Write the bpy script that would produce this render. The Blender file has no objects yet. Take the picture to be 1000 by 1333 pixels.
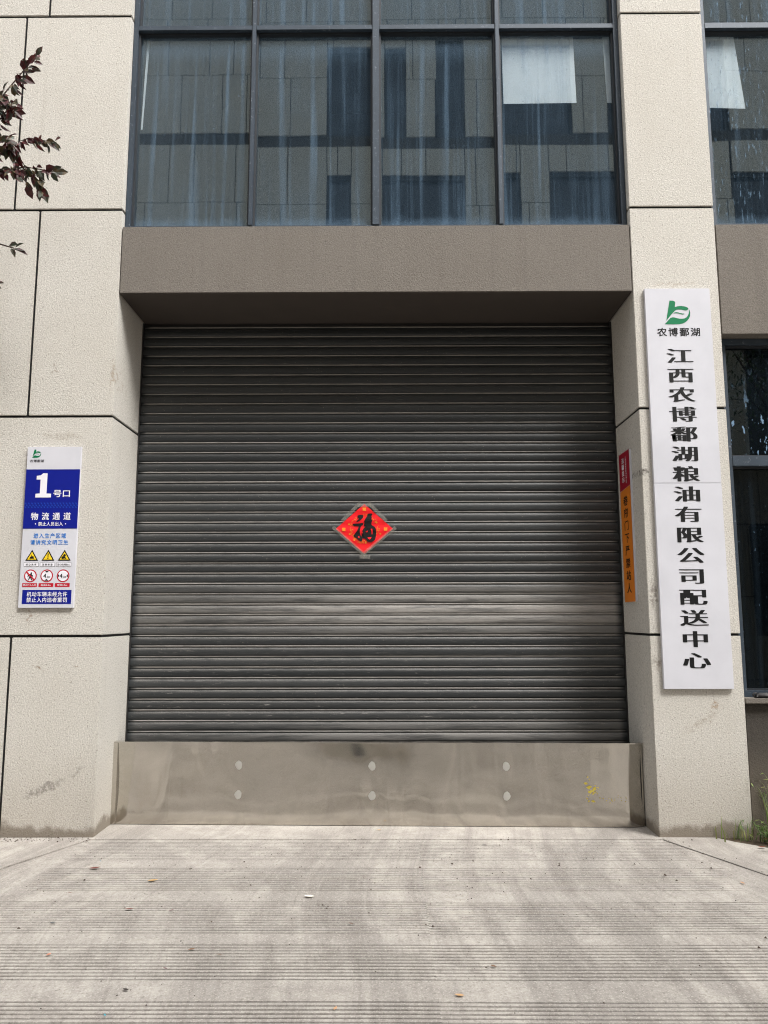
import bpy, bmesh, math, random
from mathutils import Vector, Matrix, Euler, noise as mnoise
R = math.radians
random.seed(7)
SC = bpy.context.scene
COL = SC.collection

# ------------------------------------------------------------------ camera, sky, sun, exposure
cam = bpy.data.cameras.new('camera')
cam.sensor_fit = 'VERTICAL'; cam.sensor_height = 24.0; cam.lens = 18.035
cam.clip_start = 0.05; cam.clip_end = 600
camo = bpy.data.objects.new('camera', cam); COL.objects.link(camo)
camo.matrix_world = (Matrix.Translation((1.9164, -5.2107, 1.4109)) @ Matrix.Rotation(0.0054, 4, 'Z')
                     @ Matrix.Rotation(math.pi/2 + 0.1356, 4, 'X') @ Matrix.Rotation(-0.0018, 4, 'Z'))
SC.camera = camo

SUN = Vector((0.42, -0.46, 0.80)).normalized()
world = bpy.data.worlds.new('World'); SC.world = world; world.use_nodes = True
wt = world.node_tree; wt.nodes.clear()
sky = wt.nodes.new('ShaderNodeTexSky'); sky.sky_type = 'NISHITA'; sky.sun_disc = False
sky.sun_elevation = math.asin(SUN.z); sky.sun_rotation = math.atan2(SUN.x, SUN.y)
sky.air_density = 1.0; sky.dust_density = 4.0; sky.ozone_density = 1.0
hs = wt.nodes.new('ShaderNodeHueSaturation'); hs.inputs['Saturation'].default_value = 0.12   # an overcast, nearly white sky
bg = wt.nodes.new('ShaderNodeBackground'); bg.inputs['Strength'].default_value = 0.15
wo = wt.nodes.new('ShaderNodeOutputWorld')
wt.links.new(sky.outputs[0], hs.inputs['Color']); wt.links.new(hs.outputs[0], bg.inputs[0]); wt.links.new(bg.outputs[0], wo.inputs[0])

sl = bpy.data.lights.new('sun', 'SUN'); sl.energy = 1.15; sl.angle = R(18); sl.color = (1.0, 0.98, 0.95)
so = bpy.data.objects.new('sun', sl); COL.objects.link(so)
so.rotation_euler = (-SUN).to_track_quat('-Z', 'Y').to_euler()

vs = SC.view_settings
vs.view_transform = 'Standard'; vs.look = 'None'; vs.gamma = 1.0; vs.use_curve_mapping = False
vs.exposure = 1.52
SC.cycles.use_denoising = True; SC.cycles.denoiser = 'OPENIMAGEDENOISE'
SC.cycles.denoising_input_passes = 'RGB_ALBEDO_NORMAL'; SC.cycles.denoising_prefilter = 'NONE'   # keep fine surface grain
SC.cycles.pixel_filter_type = 'BLACKMAN_HARRIS'; SC.cycles.filter_width = 1.1
SC.cycles.max_bounces = 7; SC.cycles.diffuse_bounces = 4; SC.cycles.glossy_bounces = 3; SC.cycles.transparent_max_bounces = 8
SC.cycles.sample_clamp_indirect = 4.0

# ------------------------------------------------------------------ helpers
def lin(r, g, b):
    f = lambda c: (c/255/12.92) if c/255 <= 0.04045 else ((c/255+0.055)/1.055)**2.4
    return (f(r), f(g), f(b), 1.0)

class NT:
    """small node-tree writer"""
    def __init__(self, name):
        self.m = bpy.data.materials.new(name); self.m.use_nodes = True
        self.t = self.m.node_tree; self.t.nodes.clear()
        self.out = self.t.nodes.new('ShaderNodeOutputMaterial')
    def n(self, typ, ins=None, **props):
        nd = self.t.nodes.new('ShaderNode' + typ)
        for k, v in props.items(): setattr(nd, k, v)
        for k, v in (ins or {}).items():
            s = nd.inputs[k]
            if isinstance(v, bpy.types.NodeSocket): self.t.links.new(v, s)
            else:
                if hasattr(s.default_value, '__len__') and not hasattr(v, '__len__'): v = [v]*len(s.default_value)
                s.default_value = v
        return nd
    def pos(self): return self.n('NewGeometry').outputs['Position']
    def mapping(self, vec, scale=(1,1,1), loc=(0,0,0), rot=(0,0,0)):
        return self.n('Mapping', {'Vector': vec, 'Scale': scale, 'Location': loc, 'Rotation': rot}).outputs[0]
    def noise(self, vec, scale, detail=3, rough=0.55, dist=0.0):
        return self.n('TexNoise', {'Vector': vec, 'Scale': scale, 'Detail': detail, 'Roughness': rough, 'Distortion': dist}).outputs['Fac']
    def step(self, v, a, b, lo=0.0, hi=1.0):
        return self.n('MapRange', {'Value': v, 'From Min': a, 'From Max': b, 'To Min': lo, 'To Max': hi}, interpolation_type='SMOOTHSTEP').outputs[0]
    def math(self, op, a, b=0.5, clamp=False):
        nd = self.t.nodes.new('ShaderNodeMath'); nd.operation = op; nd.use_clamp = clamp
        for i, v in enumerate((a, b)):
            if isinstance(v, bpy.types.NodeSocket): self.t.links.new(v, nd.inputs[i])
            else: nd.inputs[i].default_value = v
        return nd.outputs[0]
    def mix(self, fac, a, b, blend='MIX'):
        nd = self.t.nodes.new('ShaderNodeMix'); nd.data_type = 'RGBA'; nd.blend_type = blend
        for i, v in ((0, fac), (6, a), (7, b)):
            if isinstance(v, bpy.types.NodeSocket): self.t.links.new(v, nd.inputs[i])
            else: nd.inputs[i].default_value = v
        return nd.outputs[2]
    def bump(self, h, strength=0.5, dist=0.01, normal=None):
        ins = {'Height': h, 'Strength': strength, 'Distance': dist}
        if normal is not None: ins['Normal'] = normal
        return self.n('Bump', ins).outputs[0]
    def sep(self, v):
        return self.n('SeparateXYZ', {'Vector': v}).outputs
    def bsdf(self, **kw):
        ins = {k.replace('_', ' '): v for k, v in kw.items()}
        b = self.n('BsdfPrincipled', ins); self.t.links.new(b.outputs[0], self.out.inputs[0]); return b
    def surface(self, sock): self.t.links.new(sock, self.out.inputs[0])

def plain(name, col, rough=0.6, metal=0.0, var=0.06, scale=6.0, spec=0.5):
    t = NT(name); p = t.pos()
    c = t.mix(t.noise(p, scale, 4), tuple(x*(1-var*2) for x in col[:3])+(1,), tuple(min(1, x*(1+var*2)) for x in col[:3])+(1,))
    t.bsdf(Base_Color=c, Roughness=rough, Metallic=metal, **{'Specular IOR Level': spec})
    return t.m

def stucco(name, base, speck, dark=0.42, stains=(), dirt=True, bumpy=0.6, streak=0.0):
    t = NT(name); p = t.pos(); x, y, z = t.sep(p)
    g = t.noise(p, 105, 4, 0.7)
    c = t.mix(t.step(g, 0.38, 0.66), tuple(v*0.80 for v in base[:3])+(1,), tuple(min(1, v*1.1) for v in base[:3])+(1,))
    sp = t.step(t.noise(p, 78, 2, 0.7), 0.60, 0.68)
    c = t.mix(t.math('MULTIPLY', sp, dark), c, speck)
    pit = t.step(t.noise(t.mapping(p, loc=(5, 3, 1)), 23, 2, 0.6), 0.73, 0.78)
    c = t.mix(t.math('MULTIPLY', pit, 0.5), c, speck)
    rn = t.n('ObjectInfo').outputs['Random']
    c = t.mix(t.math('MULTIPLY', rn, 0.10), c, tuple(v*0.6 for v in base[:3])+(1,))
    run = t.noise(t.mapping(p, scale=(9, 9, 0.35)), 1.0, 5, 0.65)
    c = t.mix(t.step(run, 0.52, 0.78, 0, 0.16), c, tuple(v*f for v, f in zip(base[:3], (0.5, 0.46, 0.40)))+(1,))
    big = t.noise(p, 1.1, 5, 0.6)
    c = t.mix(t.step(big, 0.35, 0.7, 0.0, 0.16), c, tuple(v*f for v, f in zip(base[:3], (0.62, 0.58, 0.52)))+(1,))
    if streak:
        s = t.noise(t.mapping(p, scale=(14, 14, 0.5)), 1.0, 4, 0.6)
        c = t.mix(t.step(s, 0.5, 0.75, 0, streak), c, tuple(v*0.5 for v in base[:3])+(1,))
    if dirt:                                                   # splash-back and scuffs along the foot
        e = t.math('ADD', z, t.math('MULTIPLY', t.noise(p, 4.5, 5, 0.65), -0.22))
        m1 = t.step(e, -0.075, -0.02, 0.78, 0.0)
        c = t.mix(m1, c, lin(92, 82, 70))
        m2 = t.step(e, -0.02, 0.6, 0.30, 0.0)
        c = t.mix(m2, c, lin(140, 128, 112))
    if stains:
        wob = t.n('VectorMath', {0: t.n('TexNoise', {'Vector': p, 'Scale': 22.0, 'Detail': 3.0}).outputs['Color'], 1: (0.5, 0.5, 0.5)}, operation='SUBTRACT').outputs[0]
        wob = t.n('VectorMath', {0: wob, 'Scale': 0.10}, operation='SCALE').outputs[0]
        brk = t.step(t.noise(p, 40, 3, 0.7), 0.35, 0.6)
        pw = t.n('VectorMath', {0: p, 1: wob}, operation='ADD').outputs[0]
    for (sx, sy, sz, w, h, ang, amt, col) in stains:           # scuffs and smears with a place of their own
        q = t.mapping(t.mapping(pw, loc=(-sx, -sy, -sz)), rot=(0, R(-ang), 0))
        q = t.mapping(q, scale=(1/w, 2.0, 1/h))
        d = t.n('VectorMath', {0: q}, operation='LENGTH').outputs['Value']
        k = t.math('MULTIPLY', t.step(d, 0.35, 1.1, amt, 0.0), brk)
        c = t.mix(k, c, col)
    bh = t.math('ADD', t.math('ADD', g, t.math('MULTIPLY', t.noise(p, 52, 2, 0.6), 0.45)), t.math('MULTIPLY', sp, -0.5))
    t.bsdf(Base_Color=c, Roughness=0.92, Normal=t.bump(bh, bumpy, 0.006), **{'Specular IOR Level': 0.25})
    return t.m

def mesh_obj(name, verts, faces, mat=None, parent=None, smooth=False):
    me = bpy.data.meshes.new(name); me.from_pydata([tuple(v) for v in verts], [], faces); me.update()
    if mat: me.materials.append(mat)
    if smooth: me.polygons.foreach_set('use_smooth', [True]*len(me.polygons))
    return link(name, me, parent)
def link(name, me, parent=None):
    o = bpy.data.objects.new(name, me); COL.objects.link(o)
    if parent is not None: attach(o, parent)
    return o
WLOC = {}
def attach(o, parent):
    o.parent = parent
    m = Matrix.Identity(4); q = parent
    while q is not None:
        m = q.matrix_basis.copy() if q.parent is None else q.matrix_basis.copy()
        break
    root = parent
    while root.parent is not None: root = root.parent
    if parent.parent is None: o.matrix_parent_inverse = root.matrix_basis.inverted()
    else: o.matrix_parent_inverse = Matrix.Identity(4)       # parts are authored in world space
    return o
def empty(name, loc, label, cat, group=None):
    o = bpy.data.objects.new(name, None); COL.objects.link(o); o.location = loc; o.empty_display_size = 0.2
    o.matrix_basis = Matrix.Translation(loc)
    return tag(o, label, cat, group)
def tag(o, label=None, cat=None, group=None, kind=None):
    if label: o['label'] = label
    if cat: o['category'] = cat
    if group: o['group'] = group
    if kind: o['kind'] = kind
    return o
def bm_obj(name, bm, mat=None, parent=None, smooth=False):
    bmesh.ops.recalc_face_normals(bm, faces=bm.faces)
    me = bpy.data.meshes.new(name); bm.to_mesh(me); bm.free()
    if mat: me.materials.append(mat)
    if smooth: me.polygons.foreach_set('use_smooth', [True]*len(me.polygons))
    return link(name, me, parent)
def bm_box(bm, x0, x1, y0, y1, z0, z1):
    vs_ = [bm.verts.new(v) for v in ((x0,y0,z0),(x1,y0,z0),(x1,y1,z0),(x0,y1,z0),(x0,y0,z1),(x1,y0,z1),(x1,y1,z1),(x0,y1,z1))]
    for f in ((3,2,1,0),(4,5,6,7),(0,1,5,4),(1,2,6,5),(2,3,7,6),(3,0,4,7)): bm.faces.new([vs_[i] for i in f])
def box(name, x0, x1, y0, y1, z0, z1, mat, parent=None, bev=0.0, seg=2):
    bm = bmesh.new(); bm_box(bm, x0, x1, y0, y1, z0, z1)
    if bev: bmesh.ops.bevel(bm, geom=bm.edges[:], offset=bev, segments=seg, affect='EDGES')
    return bm_obj(name, bm, mat, parent)
def prism(name, poly, z0, z1, mat, parent=None, bev=0.0):
    """polygon in XY extruded along z"""
    bm = bmesh.new()
    a = [bm.verts.new((x, y, z0)) for x, y in poly]; b = [bm.verts.new((x, y, z1)) for x, y in poly]; n = len(poly)
    bm.faces.new(a[::-1]); bm.faces.new(b)
    for i in range(n): bm.faces.new((a[i], a[(i+1) % n], b[(i+1) % n], b[i]))
    if bev: bmesh.ops.bevel(bm, geom=bm.edges[:], offset=bev, segments=2, affect='EDGES')
    return bm_obj(name, bm, mat, parent)
def tube(bm, pts, rad, sides=6):
    """tapered tube through points"""
    rings = []
    for i, p in enumerate(pts):
        p = Vector(p); d = (Vector(pts[min(i+1, len(pts)-1)]) - Vector(pts[max(i-1, 0)])).normalized()
        u = d.orthogonal().normalized(); v = d.cross(u)
        r = rad[i] if hasattr(rad, '__len__') else rad
        rings.append([bm.verts.new(p + r*(math.cos(2*math.pi*k/sides)*u + math.sin(2*math.pi*k/sides)*v)) for k in range(sides)])
    for a, b in zip(rings, rings[1:]):
        # align start vertex
        off = min(range(sides), key=lambda s: (a[0].co - b[s].co).length)
        for k in range(sides):
            bm.faces.new((a[k], a[(k+1) % sides], b[(k+1+off) % sides], b[(k+off) % sides]))
    bm.faces.new(rings[0][::-1]); bm.faces.new(rings[-1])

# ------------------------------------------------------------------ materials
BEIGE = lin(202, 198, 190)
M = {}
M['wall'] = stucco('stone_paint', BEIGE, lin(84, 76, 64), dark=0.52, stains=[
    (-0.34, 0, 0.30, 0.17, 0.03, -22, 0.55, lin(72, 64, 56)), (-0.12, 0, 0.41, 0.06, 0.02, -40, 0.4, lin(80, 70, 60)),
    (-0.42, 0, 1.08, 0.045, 0.016, 15, 0.7, lin(120, 95, 60)), (-0.17, 0, 1.09, 0.014, 0.012, 0, 0.6, lin(110, 85, 55)),
    (-0.5, 0, 1.41, 0.015, 0.06, 0, 0.5, lin(120, 84, 50)), (-0.42, 0, 3.12, 0.06, 0.012, 0, 0.55, lin(110, 95, 75)),
    (-0.42, 0, 3.16, 0.012, 0.05, 0, 0.4, lin(110, 95, 75)), (-0.02, 0, 3.10, 0.02, 0.14, 0, 0.45, lin(130, 108, 80)),
    (-0.35, 0, 2.66, 0.18, 0.03, 4, 0.28, lin(120, 100, 75)), (3.97, 0, 0.72, 0.16, 0.03, -28, 0.28, lin(120, 95, 68)),
    (4.07, 0, 0.83, 0.04, 0.03, 0, 0.6, lin(140, 105, 60)), (3.96, 0, 3.75, 0.18, 0.02, 0, 0.3, lin(140, 115, 85)),
    (3.68, 0, 2.4, 0.03, 0.03, 0, 0.8, lin(60, 55, 50)), (3.70, 0, 1.55, 0.03, 0.12, 0, 0.55, lin(90, 80, 70)),
    (3.70, 0, 1.1, 0.035, 0.06, 0, 0.5, lin(95, 80, 66))])
M['lintel'] = stucco('grey_stucco', lin(120, 114, 107), lin(70, 65, 60), dark=0.35, dirt=False, streak=0.22)
M['base_grey'] = stucco('dark_grey_stucco', lin(72, 68, 63), lin(38, 36, 34), dark=0.35, dirt=True)
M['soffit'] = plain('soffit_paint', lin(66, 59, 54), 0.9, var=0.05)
M['joint'] = plain('joint_sealant', lin(9, 9, 9), 0.95)
M['core'] = plain('wall_core', lin(40, 38, 36), 0.9)

def concrete(name, groove=False):
    t = NT(name); p = t.pos(); x, y, z = t.sep(p)
    fine = t.noise(p, 60, 4, 0.7); mid = t.noise(p, 7, 6, 0.65)
    c = t.mix(t.step(mid, 0.3, 0.7), lin(150, 144, 137), lin(176, 170, 162))
    # tyre sweeps and washed swathes running out of the gate
    ang = t.n('VectorMath', {0: t.n('TexNoise', {'Vector': p, 'Scale': 0.45, 'Detail': 0.0}).outputs['Color'], 'Scale': 0.9}, operation='SCALE').outputs[0]
    q = t.n('VectorMath', {0: p, 1: ang}, operation='ADD').outputs[0]
    sw = t.noise(t.mapping(q, scale=(5.0, 0.30, 1), rot=(0, 0, R(9))), 1.0, 6, 0.65, 0.1)
    c = t.mix(t.step(sw, 0.44, 0.64, 0.0, 0.50), c, lin(120, 114, 109))
    sw2 = t.noise(t.mapping(q, scale=(6.0, 0.34, 1), loc=(7, 2, 0), rot=(0, 0, R(-14))), 1.0, 5, 0.65, 0.1)
    c = t.mix(t.step(sw2, 0.54, 0.76, 0.0, 0.30), c, lin(192, 184, 174))
    wr = t.noise(t.mapping(q, scale=(38, 0.7, 1), rot=(0, 0, R(5))), 1.0, 5, 0.7)
    c = t.mix(t.step(wr, 0.48, 0.72, 0.0, 0.36), c, lin(122, 115, 109))
    scr = t.noise(t.mapping(p, scale=(60, 5, 1), rot=(0, 0, R(24))), 1.0, 4, 0.7)
    c = t.mix(t.step(scr, 0.55, 0.75, 0.0, 0.28), c, lin(118, 110, 103))
    for (ax_, ay_, ar, aw, amt, col) in ((6.3, -2.2, 3.75, 0.16, 0.50, lin(112, 107, 103)), (5.2, -1.1, 2.2, 0.10, 0.55, lin(106, 101, 97)), (6.6, -1.6, 4.35, 0.13, 0.30, lin(196, 189, 179)),
                                      (-2.6, -2.7, 3.9, 0.17, 0.50, lin(114, 108, 104)), (-3.2, -2.2, 5.3, 0.12, 0.26, lin(196, 189, 179)), (7.4, -2.9, 4.6, 0.14, 0.45, lin(116, 110, 105)), (-2.2, -3.4, 4.4, 0.14, 0.42, lin(118, 112, 107))):
        dd_ = t.n('VectorMath', {0: t.n('CombineXYZ', {'X': t.math('SUBTRACT', x, ax_), 'Y': t.math('SUBTRACT', y, ay_), 'Z': 0.0}).outputs[0]}, operation='LENGTH').outputs['Value']
        bnd = t.step(t.math('ABSOLUTE', t.math('ADD', t.math('SUBTRACT', dd_, ar), t.math('MULTIPLY', fine, 0.03))), aw*0.55, aw*0.9, amt*0.62, 0.0)
        c = t.mix(t.math('MULTIPLY', bnd, t.step(mid, 0.32, 0.62, 0.25, 1.0)), c, col)
    bl = t.noise(p, 2.2, 7, 0.75)
    c = t.mix(t.step(bl, 0.54, 0.74, 0.0, 0.28), c, lin(126, 118, 110))
    c = t.mix(t.step(fine, 0.50, 0.70, 0, 0.55), c, lin(108, 101, 94))
    c = t.mix(t.step(t.noise(p, 140, 3, 0.7), 0.50, 0.70, 0, 0.5), c, lin(208, 202, 192))
    c = t.mix(t.step(t.noise(t.mapping(p, loc=(4, 4, 4)), 27, 3, 0.6), 0.68, 0.74, 0, 0.55), c, lin(84, 78, 72))
    if groove:
        a = t.n('Attribute', attribute_name='groove').outputs['Fac']
        gn = t.step(t.noise(t.mapping(p, scale=(5, 30, 1)), 1.0, 4, 0.6), 0.25, 0.6, 0.7, 1.0)
        c = t.mix(t.math('MULTIPLY', t.math('MULTIPLY', a, gn), 0.98), c, lin(38, 35, 33))
    t.bsdf(Base_Color=c, Roughness=0.88, Normal=t.bump(t.math('ADD', fine, t.math('MULTIPLY', mid, 0.6)), 0.45, 0.006), **{'Specular IOR Level': 0.3})
    return t.m
M['ramp'] = concrete('grooved_concrete', True)
M['slab'] = concrete('plain_concrete')
t = NT('street_concrete'); p = t.pos()
c = t.mix(t.noise(p, 1.4, 6, 0.65), lin(132, 122, 110), lin(176, 164, 148))
c = t.mix(t.step(t.noise(p, 50, 3, 0.7), 0.55, 0.75, 0, 0.4), c, lin(96, 88, 80))
t.bsdf(Base_Color=c, Roughness=0.9, Normal=t.bump(t.noise(p, 50, 4), 0.4, 0.006)); M['street'] = t.m
t = NT('soil'); p = t.pos()
c = t.mix(t.noise(p, 30, 6, 0.7), lin(44, 36, 28), lin(104, 88, 70))
t.bsdf(Base_Color=c, Roughness=1.0, Normal=t.bump(t.noise(p, 45, 5, 0.7), 0.9, 0.02)); M['soil'] = t.m

# roller shutter: dark paint under a skin of settled dust, the slat beads mixed lighter
t = NT('shutter_paint'); p = t.pos(); x, y, z = t.sep(p)
dustp = t.n('Attribute', attribute_name='dust', attribute_type='OBJECT').outputs['Fac']
nz = t.sep(t.n('NewGeometry').outputs['Normal'])[2]
rnd = t.n('ObjectInfo').outputs['Random']
fl = t.noise(t.mapping(p, scale=(9, 1, 60)), 1.0, 5, 0.7)
gr = t.noise(t.mapping(p, scale=(1, 1, 1.4)), 130, 3, 0.7)
pv = t.n('CombineXYZ', {'X': t.math('ADD', t.math('MULTIPLY', x, 1.6), t.math('MULTIPLY', rnd, 60.0)), 'Y': 0.0, 'Z': t.math('MULTIPLY', z, 22.0)}).outputs[0]
pt = t.noise(pv, 1.0, 7, 0.72)
paint = t.mix(rnd, lin(30, 33, 35), lin(40, 43, 45))
up = t.step(nz, 0.0, 0.6)
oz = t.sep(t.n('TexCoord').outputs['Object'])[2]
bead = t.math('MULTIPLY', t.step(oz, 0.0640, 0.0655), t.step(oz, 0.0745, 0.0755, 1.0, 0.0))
endl = t.step(t.math('ADD', x, t.math('MULTIPLY', fl, 0.03)), 0.03, 0.09)
endr = t.step(t.math('ADD', x, t.math('MULTIPLY', fl, 0.03)), 3.60, 3.66, 1.0, 0.0)
ends = t.math('MULTIPLY', endl, endr)  # dust stops short of the slat ends, painting in the shadow there
d0 = t.math('MULTIPLY', t.math('ADD', t.math('MULTIPLY', up, 0.36), t.math('MULTIPLY', rnd, 0.06)), t.step(gr, 0.30, 0.62, 0.45, 1.0))
d0 = t.math('MULTIPLY', d0, t.step(fl, 0.30, 0.60, 0.35, 1.0))
d0 = t.math('MULTIPLY', d0, t.step(t.math('ADD', z, t.math('MULTIPLY', pt, 0.6)), 1.6, 3.2, 1.05, 0.45))
scf = t.math('MULTIPLY', t.step(t.noise(t.mapping(p, scale=(7, 1, 46), loc=(2, 0, 5)), 1.0, 6, 0.75), 0.60, 0.70), t.step(z, 0.6, 1.5, 0.75, 0.16))
d0 = t.math('MAXIMUM', d0, scf)
side = t.step(t.math('ADD', x, t.math('MULTIPLY', pt, 1.0)), 0.7, 3.0, 0.42, 1.0)
d1 = t.math('MULTIPLY', t.math('MULTIPLY', dustp, side), t.step(pt, 0.36, 0.56, 0.35, 1.0))
d1 = t.math('MULTIPLY', d1, t.step(gr, 0.2, 0.5, 0.75, 1.0))
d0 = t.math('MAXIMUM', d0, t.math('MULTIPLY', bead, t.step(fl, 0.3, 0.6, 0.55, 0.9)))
dd = t.math('MULTIPLY', t.math('MAXIMUM', d0, d1), ends, True)
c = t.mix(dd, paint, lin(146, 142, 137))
sp = t.step(t.noise(t.mapping(p, loc=(3, 0, 9)), 85, 2, 0.6), 0.69, 0.74, 0, 0.5)
c = t.mix(t.math('MULTIPLY', sp, 0.7), c, lin(150, 142, 130))
t.bsdf(Base_Color=c, Roughness=t.n('MapRange', {'Value': dd, 'To Min': 0.42, 'To Max': 0.85}).outputs[0],
       Normal=t.bump(fl, 0.12, 0.004), **{'Specular IOR Level': 0.5})
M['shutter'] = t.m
M['rail'] = plain('rail_dark', lin(34, 33, 33), 0.6)

# stainless plate
t = NT('stainless'); p = t.pos(); x, y, z = t.sep(p)
wob = t.noise(t.mapping(p, scale=(3.4, 1, 0.6), loc=(0.4, 0, 0)), 1.0, 1, 0.4, 0.35)
br = t.noise(t.mapping(p, scale=(260, 1, 4)), 1.0, 3, 0.6)
sm = t.noise(t.mapping(p, scale=(3, 1, 5)), 1.0, 6, 0.7, 0.8)
c = t.mix(t.step(sm, 0.35, 0.7), lin(200, 196, 188), lin(208, 204, 197))
c = t.mix(t.step(z, 0.0, 0.09, 0.2, 0.0), c, lin(120, 106, 86))
ru = t.math('ADD', t.step(sm, 0.3, 0.7, 0.08, 0.13), t.math('MULTIPLY', br, 0.04))
t.bsdf(Base_Color=c, Metallic=1.0, Roughness=ru, Normal=t.bump(br, 0.03, 0.001, t.bump(wob, 0.7, 0.075)))
M['steel'] = t.m
t = NT('ground_weld'); p = t.pos()
t.bsdf(Base_Color=lin(190, 188, 182), Metallic=0.7, Roughness=0.55, Normal=t.bump(t.noise(p, 200, 3), 0.2, 0.002)); M['weld'] = t.m
M['yellow'] = plain('yellow_paint', lin(178, 160, 60), 0.6)

# window glass: tinted, coated, and streaked with dust
def glass(name, streak, blotch=0.0, tint=(0.95, 0.97, 0.97, 1), gloss=(0.78, 0.92, 0.99, 1), refl=0.125, drops=0.0, hazetop=0.0):
    t = NT(name); p = t.pos(); x, y, z = t.sep(p)
    # rain-washed dust: soft vertical runs
    w = t.noise(t.mapping(p, scale=(1, 1, 0.6)), 1.3, 2)
    xx = t.math('ADD', x, t.math('MULTIPLY', w, 0.05))
    comb = t.n('CombineXYZ', {'X': xx, 'Y': 0.0, 'Z': t.math('MULTIPLY', z, 0.022)}).outputs[0]
    s1 = t.math('MULTIPLY', t.step(t.noise(comb, 17.0, 1, 0.4), 0.52, 0.70), t.step(t.noise(t.mapping(p, scale=(9, 1, 1.6)), 1.0, 4, 0.6), 0.3, 0.65, 0.35, 1.0))
    s2 = t.step(t.noise(comb, 46.0, 3, 0.6), 0.50, 0.75)
    k = t.math('ADD', t.math('MULTIPLY', s1, streak), t.math('MULTIPLY', s2, streak*0.45))
    film = t.noise(p, 2.0, 5, 0.65)
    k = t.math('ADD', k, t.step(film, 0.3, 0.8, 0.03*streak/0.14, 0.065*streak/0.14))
    if hazetop:
        hz = t.step(t.math('ADD', z, t.math('MULTIPLY', t.noise(t.mapping(p, scale=(30, 1, 6)), 1.0, 4, 0.7), 0.12)), 5.60, 5.86, 0.0, hazetop)
        k = t.math('ADD', k, t.math('MULTIPLY', hz, t.step(z, 5.86, 5.90, 1.0, 0.25)))
        lo = t.step(t.math('ADD', z, t.math('MULTIPLY', t.noise(p, 14, 4, 0.7), -0.1)), 4.17, 4.30, 0.22, 0.0)
        k = t.math('ADD', k, lo)
    sp = t.step(t.noise(t.mapping(p, scale=(1.6, 1, 1)), 34, 2, 0.5), 0.735, 0.77)
    k = t.math('ADD', k, t.math('MULTIPLY', sp, 0.28))
    if drops:
        dr = t.step(t.noise(t.mapping(p, scale=(75, 1, 11)), 1.0, 3, 0.55), 0.60, 0.70)
        k = t.math('ADD', k, t.math('MULTIPLY', dr, drops))
    if blotch:
        zone = t.math('MULTIPLY', t.step(z, 2.50, 2.60), t.step(z, 2.75, 3.05, 1.0, 0.0))
        zone = t.math('ADD', zone, 0.12)
        b = t.step(t.noise(t.mapping(p, scale=(26, 1, 11)), 1.0, 4, 0.62), 0.585, 0.62)
        k = t.math('ADD', k, t.math('MULTIPLY', t.math('MULTIPLY', b, zone), blotch))
    k = t.math('MINIMUM', k, 0.9)
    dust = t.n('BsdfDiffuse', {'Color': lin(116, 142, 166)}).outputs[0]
    lw = t.math('POWER', t.n('LayerWeight', {'Blend': 0.5}).outputs['Facing'], 4.0)
    fac = t.math('ADD', t.math('MULTIPLY', lw, 0.55), refl, True)
    nb = t.bump(t.noise(t.mapping(p, scale=(1, 1, 1)), 2.6, 1), 0.02, 0.01)
    gl = t.n('BsdfGlossy', {'Color': gloss, 'Roughness': 0.015, 'Normal': nb}).outputs[0]
    tr = t.n('BsdfTransparent', {'Color': tint}).outputs[0]
    a = t.n('MixShader', {0: fac, 1: tr, 2: gl}).outputs[0]
    t.surface(t.n('MixShader', {0: k, 1: a, 2: dust}).outputs[0])
    return t.m
M['glass'] = glass('tinted_glass', 0.15, hazetop=0.16)
M['glass_drops'] = glass('spattered_glass', 0.08, drops=0.35, hazetop=0.05)
M['glass_blotch'] = glass('stained_glass_pane', 0.03, blotch=0.85, refl=0.045, tint=(0.3, 0.36, 0.36, 1), gloss=(0.8, 0.9, 0.88, 1))
M['glass_low'] = glass('dark_low_glass', 0.02, blotch=0.0, refl=0.02, tint=(0.2, 0.26, 0.26, 1), gloss=(0.8, 0.9, 0.88, 1))
t = NT('window_frame_metal'); p = t.pos()
c = t.mix(t.noise(t.mapping(p, scale=(6, 6, 3)), 1.0, 6, 0.7), lin(36, 45, 55), lin(62, 74, 86))
c = t.mix(t.step(t.noise(p, 38, 4, 0.7), 0.58, 0.72, 0, 0.5), c, lin(138, 146, 154))
t.bsdf(Base_Color=c, Roughness=0.5, Metallic=0.2); M['frame'] = t.m
M['frame_dark'] = plain('window_gasket', lin(30, 34, 40), 0.6)
M['room'] = plain('room_dark', lin(28, 31, 33), 0.9)
t = NT('backing_paper'); p = t.pos()
c = t.mix(t.noise(p, 4, 5, 0.7, 1.0), lin(205, 212, 220), lin(235, 238, 242))
t.bsdf(Base_Color=c, Roughness=0.9); M['paper'] = t.m

t = NT('board_white'); p = t.pos()
c = t.mix(t.step(t.noise(p, 2.2, 5, 0.6), 0.3, 0.75), lin(202, 202, 208), lin(192, 192, 198))
c = t.mix(t.step(t.noise(p, 160, 2, 0.6), 0.70, 0.76, 0, 0.18), c, lin(140, 140, 140))
t.bsdf(Base_Color=c, Roughness=0.38, **{'Specular IOR Level': 0.35}); M['board'] = t.m
def ink(name, col, rough=0.45): 
    M[name] = plain(name, col, rough, var=0.03, scale=15, spec=0.3)
ink('ink_black', lin(7, 7, 8), 0.6); ink('ink_green', lin(0, 112, 70)); ink('ink_blue', lin(2, 20, 126)); ink('ink_blue_light', lin(22, 60, 160))
ink('ink_sky', lin(20, 112, 196)); ink('ink_white', lin(224, 222, 228)); ink('ink_red', lin(178, 18, 40)); ink('ink_yellow', lin(232, 196, 40))
ink('ink_crimson', lin(150, 16, 40)); ink('ink_orange', lin(214, 122, 34)); ink('ink_darkgrey', lin(64, 62, 66)); ink('ink_gold', lin(220, 130, 44))
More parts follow.
